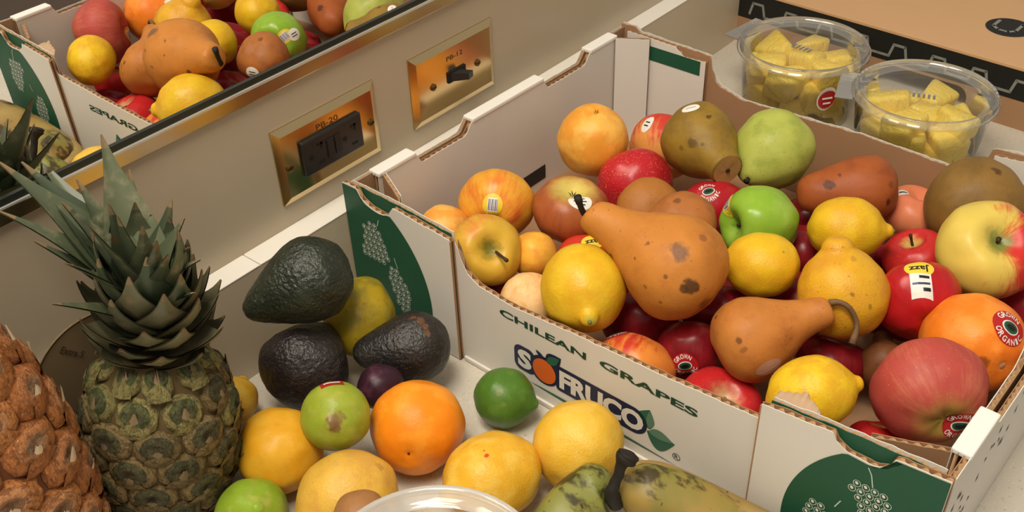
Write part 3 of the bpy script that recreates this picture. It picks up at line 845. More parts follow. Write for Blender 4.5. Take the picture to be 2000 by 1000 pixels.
button(F, 1.06 * 1.33, .07)
F = fruit('apple', 'apple', 1484, 436, 70, .094, (-.94, -.10, .32), 'glossy green apple lying on its side beside the lemons', 'apple', G_AP,
          dict(c1=(138, 176, 52), c2=(158, 190, 78), thr=(.45, .8), streak=False, rough=.27, bump=(14, .03), pole=((98, 132, 40), .3, 1), speck=((190, 206, 120), 34, .70, .4)), stretch=1.28)
stem_loc(F, (.03, .03), .40, .72, .05)
sticker_barcode(F, 1420, 398, .0095, .0075, .6)
sticker_oval(F, 572, 66, .008, .007, .3, marks=2, mirrored=True)
F = fruit('apple', 'apple', 1392, 412, 64, .058, (0, .8, -.3), 'red apple with an organic sticker under the olive pear', 'apple', G_AP, dict(RED, c1=(178, 30, 42)))
sticker_organic(F, 1384, 374, .0105, .1)
F = fruit('pear', 'pear', 1268, 408, 63, .082, (.0, -.1, -1.0), 'plain brown pear poking up behind the neck of the largest pear', 'pear', G_PE, dict(BOSC, c1=(172, 110, 46)), stretch=.7)
F = fruit('pear', 'pear', 1331, 440, 68, .106, (.35, -.35, -.85), 'brown blotched pear wedged between the largest pear and the green apple', 'pear', G_PE, dict(BOSC, c1=(170, 104, 48), c2=(150, 88, 48)), stretch=.8,
          spots=[(1322, 393, .12, (90, 54, 34), .7), (1352, 437, .10, (84, 50, 30), .7), (1310, 425, .3, (168, 116, 84), .5)])
sticker_oval(F, 490, 142, .008, .007, .2, marks=2, mirrored=True)
# ---- left group
F = fruit('apple', 'apple', 970, 402, 71, .080, (.1, .55, -.6), 'golden apple with an orange blush and a barcode sticker', 'apple', G_AP,
          dict(c1=(232, 168, 54), c2=(224, 106, 48), thr=(.42, .66), rough=.32, bump=(14, .03), speck=((246, 210, 110), 30, .68, .5)))
sticker_barcode(F, 962, 400, .0088, .0100, -.1)
F = fruit('apple', 'apple', 1114, 412, 72, .084, (.06, .74, .62), 'brownish red apple with a yellow top and white oval sticker', 'apple', G_AP,
          dict(c1=(168, 92, 48), c2=(150, 72, 40), thr=(.4, .7), rough=.36, bump=(14, .03), pole=((212, 190, 96), .85, 1), speck=((196, 130, 74), 24, .66, .5)))
calyx(F, .50, 1, .14)
sticker_oval(F, 1133, 394, .0105, .0078, .1, marks=3)
F = fruit('orange', 'round', 868, 452, 52, .072, (0, .8, .2), 'orange just showing inside the corner beside the green printed flap', 'orange', G_OR, dict(c1=(240, 160, 66), c2=(244, 186, 90), streak=False, rough=.38, bump=(34, .1)))
F = fruit('apple', 'apple', 948, 490, 68, .088, (.22, .06, .95), 'yellow-green apple with its stem hollow facing out at the seam', 'apple', G_AP,
          dict(c1=(212, 168, 56), c2=(214, 128, 62), thr=(.55, .8), sidev=((-.6, .8, 0), .16), rough=.33, bump=(14, .03), pole=((120, 110, 36), .42, 1)))
stem_px(F, [(962, 487, .0), (974, 496, .022), (990, 509, .036)], .0016)
F = fruit('peach', 'round', 1043, 497, 45, .076, (0, .8, .5), 'small golden yellow fruit between the yellow-green apple and the front lemon', 'apple', G_AP, dict(c1=(238, 178, 62), c2=(230, 156, 60), streak=False, rough=.4, bump=(20, .05)))
F = fruit('peach', 'round', 1033, 588, 56, .066, (.2, .8, .5), 'pale cream peach behind the front lemon at the box edge', 'peach', None, dict(c1=(240, 200, 140), c2=(232, 168, 92), thr=(.45, .7), streak=False, rough=.5, bump=(20, .05), speck=((206, 150, 100), 12, .66, .5)))
F = fruit('apple', 'apple', 1150, 508, 60, .060, (0, .8, -.2), 'bright red apple with a yellow sticker under the neck of the largest pear', 'apple', G_AP, dict(RED, c1=(204, 58, 40)))
sticker_tag(F, 1158, 470, .2, .95, False)
F = fruit('lemon', 'lemon', 1140, 562, 84, .100, (.05, -.60, .80), 'plump lemon leaning over the box edge above the word CHILEAN', 'lemon', G_LE, dict(LEM, c1=(224, 184, 42), pole=((186, 190, 80), .16, 1), bump=(10, .18)), stretch=.98)
button(F, 1.29, .05)
# ---- the largest pear and its neighbours
F = fruit('pear', 'pear', 1322, 522, 104, .124, (-.80, .60, -.30), 'largest brown pear lying across the middle of the heap, bruised, stem up', 'pear', G_PE, dict(BOSC, c1=(196, 126, 52), c2=(178, 110, 46)), stretch=.93, bend=.05,
          spots=[(1300, 540, .05, (96, 60, 36), .7), (1240, 505, .04, (110, 70, 40), .7), (1328, 494, .20, (104, 72, 54), .80), (1352, 560, .17, (60, 38, 28), .85), (1335, 566, .10, (60, 38, 26), .8), (1378, 592, .22, (92, 54, 30), .7), (1408, 583, .09, (40, 26, 20), .9), (1372, 465, .10, (130, 78, 46), .7), (1265, 476, .05, (120, 72, 42), .8), (1195, 502, .09, (66, 42, 30), .85), (1185, 392, .12, (104, 80, 58), .7), (1260, 560, .06, (110, 66, 36), .6), (1290, 590, .05, (110, 66, 36), .6)])
stem_px(F, [(1165, 432, -.020), (1146, 424, -.026), (1136, 408, -.020), (1128, 384, -.012)], .0030, M_stem_dk)
F = fruit('lemon', 'lemon', 1488, 518, 64, .104, (-.99, .05, -.1), 'smooth lemon between the largest pear and the nippled lemon', 'lemon', G_LE, LEM, stretch=1.02, spots=[(1530, 492, .05, (150, 110, 40), .7)])
FL4 = F = fruit('lemon', 'nipple', 1645, 575, 88, .102, (-.16, .95, .22), 'freckled lemon standing upright with a big nipple on top', 'lemon', G_LE, dict(LEM, c1=(222, 168, 40), c2=(214, 154, 42), speck=((150, 104, 40), 13, .66, .5)), stretch=.98,
          spots=[(1665, 575, .06, (130, 92, 40), .7), (1700, 600, .07, (120, 84, 40), .6), (1668, 505, .10, (180, 130, 50), .6)])
F = fruit('pear', 'pear', 1465, 662, 86, .090, (.90, .40, .14), 'brown pear with a long curved stem lying above the front lemon', 'pear', G_PE, dict(BOSC, c1=(192, 122, 54), c2=(176, 106, 48)), stretch=.88, bend=-.05,
          spots=[(1442, 665, .08, (92, 56, 30), .75), (1452, 685, .10, (120, 72, 38), .6), (1398, 620, .08, (90, 56, 32), .7), (1560, 680, .06, (110, 66, 36), .7), (1625, 600, .22, (120, 72, 44), .6)])
stem_px(F, [(1620, 592, .006), (1638, 590, .010), (1660, 602, .012), (1674, 635, .014), (1664, 672, .016)], .0025, plain('stem_greyish', (112, 84, 54), .7, var=.3, scale=300), over=FL4)
sticker_oval(F, 1502, 718, .0102, .0062, .35, base=S_pink, marks=0, label='translucent beige oval sticker')
F = fruit('apple', 'apple', 1793, 588, 79, .095, (-.1, .6, -.7), 'deep red apple with a yellow and white sticker beside the orange', 'apple', G_AP, dict(c1=(186, 32, 34), c2=(168, 24, 32), thr=(.4, .7), rough=.27, bump=(14, .03)))
sticker_tag(F, 1795, 522, -.16, 1.0, True)
F = fruit('apple', 'apple', 1788, 505, 62, .064, (-.35, .75, .45), 'red apple with a thin stem showing behind the deep red apple', 'apple', G_AP, dict(RED, c1=(196, 44, 42)))
stem_loc(F, (.06, .02), .38, .95, .05)
F = fruit('orange', 'round', 1898, 668, 97, .088, (.22, -.42, .86), 'bright orange with a red organic sticker in the open-side corner', 'orange', G_OR, dict(c1=(238, 128, 34), c2=(244, 148, 56), streak=False, rough=.36, bump=(30, .16)),
          spots=[(1918, 712, .16, (130, 66, 26), .8), (1905, 715, .10, (120, 60, 24), .8)])
button(F, .94, .10, plain('navel_pale', (180, 140, 100), .7, var=.3, scale=400))
sticker_organic(F, 1974, 640, .0135, -.3)
F = fruit('apple', 'apple', 1816, 766, 106, .094, (-.05, .62, -.78), 'large pink-red striped apple, yellow-green base down, in the front open-side corner', 'apple', G_AP,
          dict(c1=(178, 74, 64), c2=(196, 112, 84), thr=(.45, .72), rough=.5, bump=(14, .03), pole=((164, 136, 60), .72, -1), speck=((226, 140, 110), 26, .66, .5)))
calyx(F, -.62, -1, .12)
sticker_organic(F, 1876, 832, .0115, .2)
sticker_barcode(F, 250, 68, .0075, .0105, .1, base=plain('sticker_orange', (226, 160, 60), .4), mirrored=True)
F = fruit('lemon', 'lemon', 1584, 768, 73, .097, (.96, .22, .12), 'pale bright lemon pressed against the torn front edge', 'lemon', G_LE, dict(LEM, c1=(234, 194, 38)), stretch=1.08)
F = fruit('apple', 'apple', 1402, 801, 82, .044, (.05, .52, .85), 'red apple with a pale stem hollow just inside the front edge', 'apple', G_AP, dict(RED, c1=(190, 38, 40), pole=((200, 160, 112), .50, 1)))
stem_loc(F, (.05, .0), .38, .58, .06)
F = fruit('apple', 'apple', 1350, 690, 68, .050, (.1, .7, -.4), 'dark red apple with an organic sticker under the curved-stem pear', 'apple', G_AP, DRED)
sticker_organic(F, 1338, 714, .0100, .3)
F = fruit('apple', 'apple', 1238, 722, 76, .047, (.3, .6, -.3), 'orange blushed apple with an organic sticker behind the word GRAPES', 'apple', G_AP,
          dict(c1=(230, 140, 58), c2=(200, 60, 44), thr=(.56, .74), sidev=((-.6, .8, 0), .2), rough=.33, bump=(14, .03)))
sticker_organic(F, 1204, 652, .0105, .1)
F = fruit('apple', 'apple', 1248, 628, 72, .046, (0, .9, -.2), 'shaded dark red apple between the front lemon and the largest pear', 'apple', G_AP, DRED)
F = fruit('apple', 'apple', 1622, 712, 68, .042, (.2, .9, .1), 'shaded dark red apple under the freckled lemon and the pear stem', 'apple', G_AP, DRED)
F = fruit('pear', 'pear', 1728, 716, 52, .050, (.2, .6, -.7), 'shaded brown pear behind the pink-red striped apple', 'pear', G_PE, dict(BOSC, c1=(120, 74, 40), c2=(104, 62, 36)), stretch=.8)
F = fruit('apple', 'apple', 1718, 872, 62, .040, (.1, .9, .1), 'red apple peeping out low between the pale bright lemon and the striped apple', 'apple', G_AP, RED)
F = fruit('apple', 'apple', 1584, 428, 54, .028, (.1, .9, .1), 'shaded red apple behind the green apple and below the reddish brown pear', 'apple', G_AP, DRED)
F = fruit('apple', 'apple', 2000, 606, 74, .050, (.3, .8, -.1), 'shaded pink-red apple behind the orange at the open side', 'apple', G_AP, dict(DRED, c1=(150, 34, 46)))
F = fruit('lime', 'lime', 1598, 386, 26, .060, (.9, .1, .1), 'yellow-green lime showing under the yellow-green pear', 'lime', 'limes', dict(c1=(150, 150, 50), c2=(130, 136, 40), streak=False, rough=.4, bump=(22, .1)))

# ---- lower layer glimpsed through the gaps
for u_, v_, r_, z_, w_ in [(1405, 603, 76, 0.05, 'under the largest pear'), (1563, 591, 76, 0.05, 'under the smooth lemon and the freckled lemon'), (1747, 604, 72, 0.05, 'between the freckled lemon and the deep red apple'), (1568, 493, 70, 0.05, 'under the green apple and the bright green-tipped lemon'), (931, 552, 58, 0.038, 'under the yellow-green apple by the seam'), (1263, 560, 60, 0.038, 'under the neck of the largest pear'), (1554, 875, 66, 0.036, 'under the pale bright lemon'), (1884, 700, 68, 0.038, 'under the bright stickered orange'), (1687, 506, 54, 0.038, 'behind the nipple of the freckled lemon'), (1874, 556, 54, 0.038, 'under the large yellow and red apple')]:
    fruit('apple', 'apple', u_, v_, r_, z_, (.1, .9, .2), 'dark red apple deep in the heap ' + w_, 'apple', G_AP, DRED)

# ---- loose fruit on the counter
G_AV = 'avocados on the counter'
AVM = dict(c1=(30, 34, 26), c2=(44, 46, 36), thr=(.4, .7), streak=False, rough=.42, bump=(9, .75), speck=((86, 84, 72), 13, .62, .45), spec=.5)
F = fruit('avocado', 'avocado', 608, 545, 82, .116, (-.88, -.46, .05), 'dark green avocado resting on top of the other avocados', 'avocado', G_AV, dict(AVM, c1=(30, 36, 24), c2=(42, 48, 32)), stretch=1.03, lump=.06)
F = fruit('mango', 'mango', 702, 620, 69, .050, (.15, .75, -.5), 'yellow-green mango between the avocados and the green printed panel', 'mango', None,
          dict(c1=(176, 148, 34), c2=(140, 126, 40), thr=(.42, .66), streak=False, rough=.34, bump=(9, .06), speck=((120, 86, 40), 9, .64, .5)), stretch=1.05)
F = fruit('avocado', 'avocado', 594, 720, 88, .048, (.25, .50, -.75), 'black avocado standing under the dark green one', 'avocado', G_AV, dict(AVM, c1=(34, 28, 28), c2=(48, 40, 40)), stretch=.8, lump=.05)
F = fruit('avocado', 'avocado', 812, 677, 70, .046, (-.95, -.10, .20), 'black avocado with a rusty scar beside the box corner', 'avocado', G_AV, dict(AVM, c1=(34, 30, 28), c2=(50, 44, 40)), stretch=.98, lump=.05,
          spots=[(806, 620, .12, (104, 70, 44), .75), (820, 626, .14, (112, 74, 44), .75), (830, 638, .13, (112, 74, 44), .75), (836, 650, .10, (116, 80, 50), .7)])
F = fruit('plum', 'plumshape', 742, 756, 46, .044, (.7, .4, .2), 'dark purple plum between the avocados and the orange', 'plum', None, dict(c1=(52, 26, 38), c2=(90, 50, 66), thr=(.45, .75), streak=False, rough=.4, bump=(12, .1)))
F = fruit('lime', 'lime', 655, 812, 68, .066, (.02, -.14, .98), 'yellow-green lime with a brown stem scar beside the deep orange', 'lime', 'limes',
          dict(c1=(150, 164, 50), c2=(170, 172, 70), thr=(.45, .75), streak=False, rough=.33, bump=(24, .12), speck=((120, 128, 44), 12, .66, .4)), stretch=.85,
          spots=[(655, 822, .30, (134, 104, 66), .95), (654, 836, .24, (126, 96, 58), .9)])
fr = decal_frame(F, 648, 749, rot=.35)
if fr:
    s_ = layer('sticker', F, fr, *rect_pts(-.0085, .0085, -.004, .004), S_red, .0004, F.o); s_['label'] = 'red sticker lettered in white'
    layer('print_line', F, fr, *rect_pts(-.006, .006, -.0012, .0014), S_white, .0007, s_)
F = fruit('orange', 'round', 815, 832, 92, .036, (-.1, -.45, .85), 'deep orange navel orange standing alone on the counter', 'orange', G_OR, dict(c1=(244, 140, 24), c2=(248, 156, 44), streak=False, rough=.36, bump=(34, .14)))
button(F, .945, .035, M_stem)
F = fruit('orange', 'round', 546, 880, 84, .034, (.1, .6, .5), 'golden yellow orange against the green-skinned pineapple', 'orange', G_OR, dict(c1=(228, 164, 36), c2=(230, 174, 48), streak=False, rough=.38, bump=(36, .10)))
F = fruit('lemon', 'lemon', 455, 782, 48, .030, (.2, .6, -.5), 'small yellow lemon half hidden behind the green-skinned pineapple', 'lemon', 'lemons on the counter', dict(LEM_OUT, c1=(230, 172, 44)), stretch=.9)
F = fruit('lime', 'lime', 985, 776, 59, .025, (.92, -.18, .25), 'dark green lime in front of the box logo', 'lime', 'limes',
          dict(c1=(78, 116, 40), c2=(96, 132, 50), thr=(.45, .75), streak=False, rough=.32, bump=(26, .12)), stretch=.98, spots=[(975, 765, .16, (124, 134, 70), .7), (985, 790, .10, (124, 134, 70), .5)])
F = fruit('lemon', 'lemon', 678, 974, 92, .036, (-.80, -.52, .15), 'pale dull lemon between the deep orange and the clear tub', 'lemon', 'lemons on the counter', dict(LEM_OUT, c1=(222, 176, 70), c2=(212, 160, 70)), stretch=1.0,
          spots=[(742, 912, .12, (180, 130, 60), .6), (655, 905, .10, (206, 160, 90), .6)])
F = fruit('lemon', 'lemon', 962, 930, 85, .034, (-.74, -.24, .60), 'lemon with a red fleck lying behind the clear tub lid', 'lemon', 'lemons on the counter', dict(LEM_OUT, c1=(230, 174, 46)), stretch=1.12,
          spots=[(950, 890, .06, (200, 62, 30), .95), (945, 880, .03, (200, 70, 30), .9)])
F = fruit('lemon', 'nipple', 1130, 870, 89, .036, (.30, .45, -.85), 'round lemon against the banana stem in front of the logo', 'lemon', 'lemons on the counter', dict(LEM_OUT, c1=(230, 182, 56)), stretch=.96)
F = fruit('lime', 'lime', 492, 1006, 72, .028, (.3, .3, .7), 'yellow-green lime beside the foot of the green-skinned pineapple', 'lime', 'limes', dict(c1=(140, 168, 48), c2=(176, 178, 86), thr=(.5, .75), streak=False, rough=.33, bump=(24, .12)))
F = fruit('pear', 'pearfat', 704, 1010, 54, .068, (.1, -.8, .3), 'brown-skinned pear between the pale dull lemon and the clear tub', 'pear', None, dict(BOSC, c1=(160, 112, 66), c2=(150, 104, 60)))

# ------------------------------------------------------------------ pineapples
def mat_eye(name, ca, cb, rough=.6, dark=.45, sc=1.0):
    n = NT(name); oi = n.node('ShaderNodeObjectInfo').outputs['Random']
    q = n.vmath('ADD', n.coord(), n.vmath('SCALE', (7.0, 3.0, 5.0)))
    for l in q.node.inputs[1].links: n.put(l.from_node.inputs['Scale'], oi)
    f = n.noise(q, 7.0 * sc, 6.0, .7); g = n.noise(n.vmath('MULTIPLY', q, (3.0, .8, 1.0)), 9.0 * sc, 4.0, .6)
    c = n.mix(oi, lin(ca), lin(cb))
    c = n.mix(n.step(f, .42, .62), c, tuple(x * dark for x in lin(ca)[:3]) + (1,))
    c = n.mix(n.math('MULTIPLY', n.step(g, .58, .70), .6), c, tuple(min(1, x * 1.5 + .02) for x in lin(cb)[:3]) + (1,))
    n.base(c); n.set(rough, 0, .35); n.bump(n.math('ADD', f, g), .9, .002)
    return n.m
def eye_mesh(name, mats, seed):
    rnd = random.Random(seed); v = []; f = []; mi = []; n = 14
    def hexr(a): return 1.0 / max(abs(math.cos(a)), abs(math.cos(a - math.pi / 3)), abs(math.cos(a + math.pi / 3))) * .88
    rings = [(1.02, -.20), (.98, .02), (.84, .17), (.70, .20), (.62, .30), (.40, .38), (.16, .30)]
    for k, (sc, h) in enumerate(rings):
        for j in range(n):
            a = 2 * math.pi * j / n; rd = min(1, k / 3); r = (hexr(a) * (1 - rd) + rd * .95) * sc * .5 * (1 + (rnd.random() - .5) * .09)
            v.append((r * math.cos(a), r * math.sin(a) * (1.0 if k < 2 else .92) + (.06 if k > 2 else 0), h + (rnd.random() - .5) * .05))
    v.append((0, .05, .24))
    for k in range(len(rings) - 1):
        for j in range(n):
            a = k * n + j; b = k * n + (j + 1) % n; f.append((a, b, b + n, a + n)); mi.append(1 if k < 3 else (0 if k < 5 else 2))
    e = len(v) - 1
    for j in range(n): f.append(((len(rings) - 1) * n + j, (len(rings) - 1) * n + (j + 1) % n, e)); mi.append(2)
    # dry bract rising from the lower rim to a pale torn tip
    k = len(v); cols = 4
    for i, (y, w, h) in enumerate(((-.50, .34, .06), (-.38, .32, .25), (-.25, .22, .36), (-.12, .10, .43), (.02 + rnd.random() * .16, .014, .46 + rnd.random() * .14))):
        for j in range(cols + 1):
            x = (j / cols - .5) * 2; v.append((x * w + (rnd.random() - .5) * .05, y + abs(x) * .05, h - .10 * x * x * (1 if i < 4 else 0) + (rnd.random() - .5) * .03))
    for i in range(4):
        for j in range(cols):
            a = k + i * (cols + 1) + j; f.append((a, a + 1, a + cols + 2, a + cols + 1)); mi.append(1 if i < 3 else 3)
    me = bpy.data.meshes.new(name); me.from_pydata(v, [], f)
    for m_ in mats: me.materials.append(m_)
    me.polygons.foreach_set('material_index', mi); me.polygons.foreach_set('use_smooth', [True] * len(f)); me.update()
    return me
def body_r(x, R):
    return R * max(.02, (1 - abs(2 * x - .94) ** 2.6 * .52)) if x < .94 else R * .5
def pineapple(label, base, axis, H, R, rows, per, eyemats, coremat, flat, topmats=None):
    rot = Vector(axis).to_track_quat('Z', 'Y').to_matrix()
    root = empty('pineapple', base, rot, label, 'pineapple', 'pineapples')
    prof = [(0, 0), (0.001, R * .3)] + [(H * (.02 + .96 * k / 12), body_r(.02 + .96 * k / 12, R) * .93) for k in range(13)] + [(H, R * .2), (H * 1.004, 0)]
    v, f = lathe(prof, 30, 32); new_mesh('core', v, f, coremat, root, True)
    meshes = [eye_mesh('eye', eyemats, 11 + k) for k in range(4)]
    topm = [eye_mesh('eye', topmats or eyemats, 31 + k) for k in range(4)]
    rnd = random.Random(5); dz = H * .955 / rows
    for i in range(rows):
        z = H * .035 + dz * (i + .5); x = z / H; r = body_r(x, R) * .93
        r2 = body_r(min(1, x + .02), R) * .93; slope = math.atan2(r - r2, .02 * H)
        npr = per
        for j in range(npr):
            a = 2 * math.pi * (j + .5 * (i % 2) + .07 * i) / npr
            w = 2 * math.pi * r / npr * (.98 + .1 * rnd.random()); h = dz * (1.36 + .14 * rnd.random()); a += (rnd.random() - .5) * .08
            N = Vector((math.cos(a) * math.cos(slope), math.sin(a) * math.cos(slope), math.sin(slope)))
            X = Vector((-math.sin(a), math.cos(a), 0)); Y = N.cross(X)
            s_ = .5 * (w + h)
            M = Matrix(((X.x * w, Y.x * h, N.x * s_ * flat, math.cos(a) * r), (X.y * w, Y.y * h, N.y * s_ * flat, math.sin(a) * r), (X.z * w, Y.z * h, N.z * s_ * flat, z), (0, 0, 0, 1)))
            o = bpy.data.objects.new('eye', (topm if i + rnd.random() * 1.5 > rows - 1.6 else meshes)[rnd.randrange(4)]); col.objects.link(o); o.parent = root
            o.matrix_basis = M @ Matrix.Rotation((rnd.random() - .5) * .25, 4, 'Z')
    return root
def mat_leaf(nm, ca, cb, cc):
    n = NT(nm); oi = n.node('ShaderNodeObjectInfo').outputs['Random']
    f = n.noise(n.vmath('MULTIPLY', n.coord(), (1, 1, 1)), 60.0, 4.0, .6)
    c = n.mix(oi, lin(ca), lin(cb))
    c = n.mix(n.step(f, .50, .78), c, lin(cc))
    c = n.mix(n.step(n.noise(n.coord(), 24.0, 3.0), .60, .74), c, lin((96, 76, 48)))
    n.base(c); n.set(.42, 0, .45); n.bump(f, .15, .001)
    return n.m
M_leaf = mat_leaf('crown_leaf', (62, 74, 52), (98, 104, 76), (140, 136, 106)); M_rosette = mat_leaf('rosette_leaf', (78, 82, 62), (116, 112, 82), (140, 122, 92)); M_tip = plain('leaf_tip_dry', (128, 108, 76), .8, var=.3, scale=200)
def leaf(root, A, B, w, face, bow, fold=.35, wave=0.0, mat=None):
    """leaf from A to B (world); face = direction its upper side looks; bow = sideways arch along -face"""
    A = Vector(A); B = Vector(B); d = B - A; L = d.length; t0 = d.normalized()
    fc = Vector(face); fc = (fc - t0 * fc.dot(t0)).normalized()
    n_ = 12; v = []; f = []; mi = []
    for k in range(n_ + 1):
        x = k / n_; c = A + d * x - fc * (bow * L * math.sin(math.pi * x * .85)) + fc * (wave * L * (x ** 3))
        S = t0.cross(fc).normalized(); ww = w * (1 - x ** 1.7) * (.80 + .45 * math.sin(math.pi * min(1, x * 1.25))) * .5 + .0005
        for j in range(5):
            y = (j - 2) / 2; v.append(c + S * (ww * y) + fc * (ww * fold * abs(y) ** 1.4))
    for k in range(n_):
        for j in range(4):
            a = k * 5 + j; f.append((a, a + 1, a + 6, a + 5)); mi.append(1 if k >= n_ - 1 else 0)
    # underside, 0.8 mm below
    off = len(v); v += [q - fc * .0008 for q in v]
    f += [tuple(off + a for a in reversed(q)) for q in f]; mi += mi
    return new_mesh('leaf', v, f, [mat or M_leaf, M_tip], root, True, mi, world=True)

E1 = [mat_eye('eye_green_brown', (74, 72, 44), (98, 92, 58)), mat_eye('bract_brown', (124, 104, 64), (150, 124, 80)), mat_eye('eye_heart', (92, 84, 56), (70, 62, 42)), M_tip]
E1T = [mat_eye('eye_green', (80, 88, 50), (98, 100, 60)), mat_eye('bract_yellow_green', (132, 124, 72), (156, 142, 88)), mat_eye('eye_heart_top', (110, 104, 70), (84, 82, 52)), M_tip]
E2 = [mat_eye('eye_orange_brown', (176, 112, 64), (198, 140, 92), .6, .55), mat_eye('bract_orange', (172, 104, 52), (196, 128, 70), .6, .55), mat_eye('eye_heart_pale', (170, 130, 96), (140, 96, 64)), plain('bract_tip_pale', (206, 182, 146), .8, var=.2, scale=200)]
ax1 = (Vector((.15, -.08, 1))).normalized()
P1 = Vector((-.208, -.080, 0.0))
pa1 = pineapple('green-brown pineapple with a full leafy crown beside the avocados', P1, ax1, .156, .0535, 7, 9, E1, plain('pineapple_core', (92, 74, 42), .8), .44, E1T)
P2 = Vector((-.311, -.096, 0.0))
pa2 = pineapple('orange-brown ripe pineapple in front of the leafy green one', P2, Vector((.0, .05, 1)).normalized(), .258, .0565, 10, 8, E2, plain('pineapple_core_ripe', (104, 62, 32), .8), .40)
# crown of the near pineapple: big blades toward measured tips
top1 = P1 + ax1 * .154; d1 = depth(top1 + ax1 * .06)
def crown_base(k, h): return top1 + ax1 * h
blades = [  # tip u, v, lift toward viewer, width, base height, bow, fold
 (198, 262, .000, .034, .040, .02, .45), (252, 330, -.025, .022, .035, .02, .5), (-8, 318, .030, .034, .030, -.04, .4), (40, 318, .015, .032, .034, -.03, .45),
 (78, 312, -.030, .030, .035, .00, .4), (-12, 420, .045, .026, .020, -.08, .45), (60, 474, .040, .022, .012, -.05, .5), (118, 395, .035, .030, .030, -.02, .4),
 (334, 388, -.010, .024, .034, .02, .5), (364, 424, .005, .024, .028, -.04, .5), (376, 486, .015, .022, .020, -.08, .45), (404, 514, .010, .022, .014, -.14, .45), (388, 580, .020, .024, .006, -.10, .4),
 (168, 440, .055, .030, .020, -.02, .4), (232, 420, .045, .034, .024, .02, .35), (278, 440, .050, .026, .022, .00, .45), (306, 470, .050, .026, .018, .00, .45), (212, 400, .040, .026, .026, .0, .4),
 (330, 500, .050, .024, .014, -.03, .45), (120, 520, .060, .026, .012, -.06, .4), (96, 600, .050, .022, .004, -.06, .4), (150, 350, .010, .026, .03, .0, .4)]
for (u, v_, l, w, h, bow, fold) in blades:
    A = crown_base(0, h * .9); B = at_depth(u, v_, d1 - l)
    face = (ax1 * .8 - (B - A).normalized() * .2) if l > -.02 else -FWD
    out = (B - A); out = out - ax1 * out.dot(ax1)
    face = (ax1 * out.length * 1.2 - out * .6 + (-FWD) * .012) if out.length > .02 else -FWD
    leaf(pa1, A, B, w, face, bow, fold)
# short overlapping rosette leaves around the crown foot
rnd = random.Random(21)
for k in range(46):
    a = k * 2.39996; q = k / 45
    out = Vector((math.cos(a), math.sin(a), 0)); out = (out - ax1 * out.dot(ax1)).normalized()
    h = -.010 + .042 * q; el = math.radians(26 + 40 * q + rnd.random() * 10); L = .032 + .026 * q + rnd.random() * .010
    A = top1 + ax1 * h + out * (.017 - .011 * q); D = (out * math.cos(el) + ax1 * math.sin(el))
    leaf(pa1, A, A + D * L, .031 + .005 * rnd.random(), ax1 * math.cos(el) - out * math.sin(el), .12, .30, .10, M_rosette if q < .75 else None)
# crown of the ripe pineapple leans away past the frame
top2 = P2 + Vector((.0, .05, 1)).normalized() * .256; ax2 = Vector((-.35, .05, 1)).normalized()
for k in range(34):
    a = k * 2.39996; q = k / 33
    out = Vector((math.cos(a), math.sin(a), 0)); out = (out - ax2 * out.dot(ax2)).normalized()
    if out.y > .55: out.y *= .2; out.normalize()
    el = math.radians(20 + 66 * q); L = .040 + .055 * q
    A = top2 + ax2 * (.03 * q) + out * (.010 - .008 * q); D = out * math.cos(el) + ax2 * math.sin(el)
    if (A + D * L).x > -.290: continue
    leaf(pa2, A, A + D * L, .024, ax2 * math.cos(el) - out * math.sin(el), .08, .35)

# ------------------------------------------------------------------ tinted disc behind the pineapples
n = NT('amber_plastic'); n.base(lin((128, 108, 80))); n.set(.25, 0, .5); M_amber = n.m
def plane_hit(u, v, y):
    d = ray(u, v); return CAM + d * ((y - CAM.y) / d.y)
cS = plane_hit(196, 728, -.030); rS = (plane_hit(106, 668, -.030) - cS).length
disc = empty('tinted_lid', (cS.x, -.030, 0), None, 'round brown tinted lid lettered Extra standing behind the pineapples', 'lid')
m = MB(); m.tube([(0, 0, cS.z), (0, .0016, cS.z)], rS, 48); m.build('lid_disc', M_amber, disc)
m = MB(); K = 64
rim_o = [(rS * 1.002 * math.cos(2 * math.pi * k / K), rS * 1.002 * math.sin(2 * math.pi * k / K)) for k in range(K)]; rim_i = [(x * .982, y * .982) for x, y in rim_o]
m.add([(x, -.0008, cS.z + y) for x, y in rim_o + rim_i], [(k, (k + 1) % K, K + (k + 1) % K, K + k) for k in range(K)])
m.build('lid_edge', plain('edge_dark', (40, 30, 22), .5), disc)
pa, pb = plane_hit(116, 690, -.0308), plane_hit(160, 699, -.0308)
X = Vector((pb.x - pa.x, 0, pb.z - pa.z)); Ln = X.length; X.normalize(); Z = Vector((-X.z, 0, X.x))
v2, f2 = text_fit('Extra S', 0, Ln, 0, .0052, .01)
new_mesh('lettering', [(pa.x - cS.x + X.x * a + Z.x * b, -.0010, pa.z + X.z * a + Z.z * b) for a, b in v2], f2, plain('ink_brown', (60, 44, 30), .6), disc)

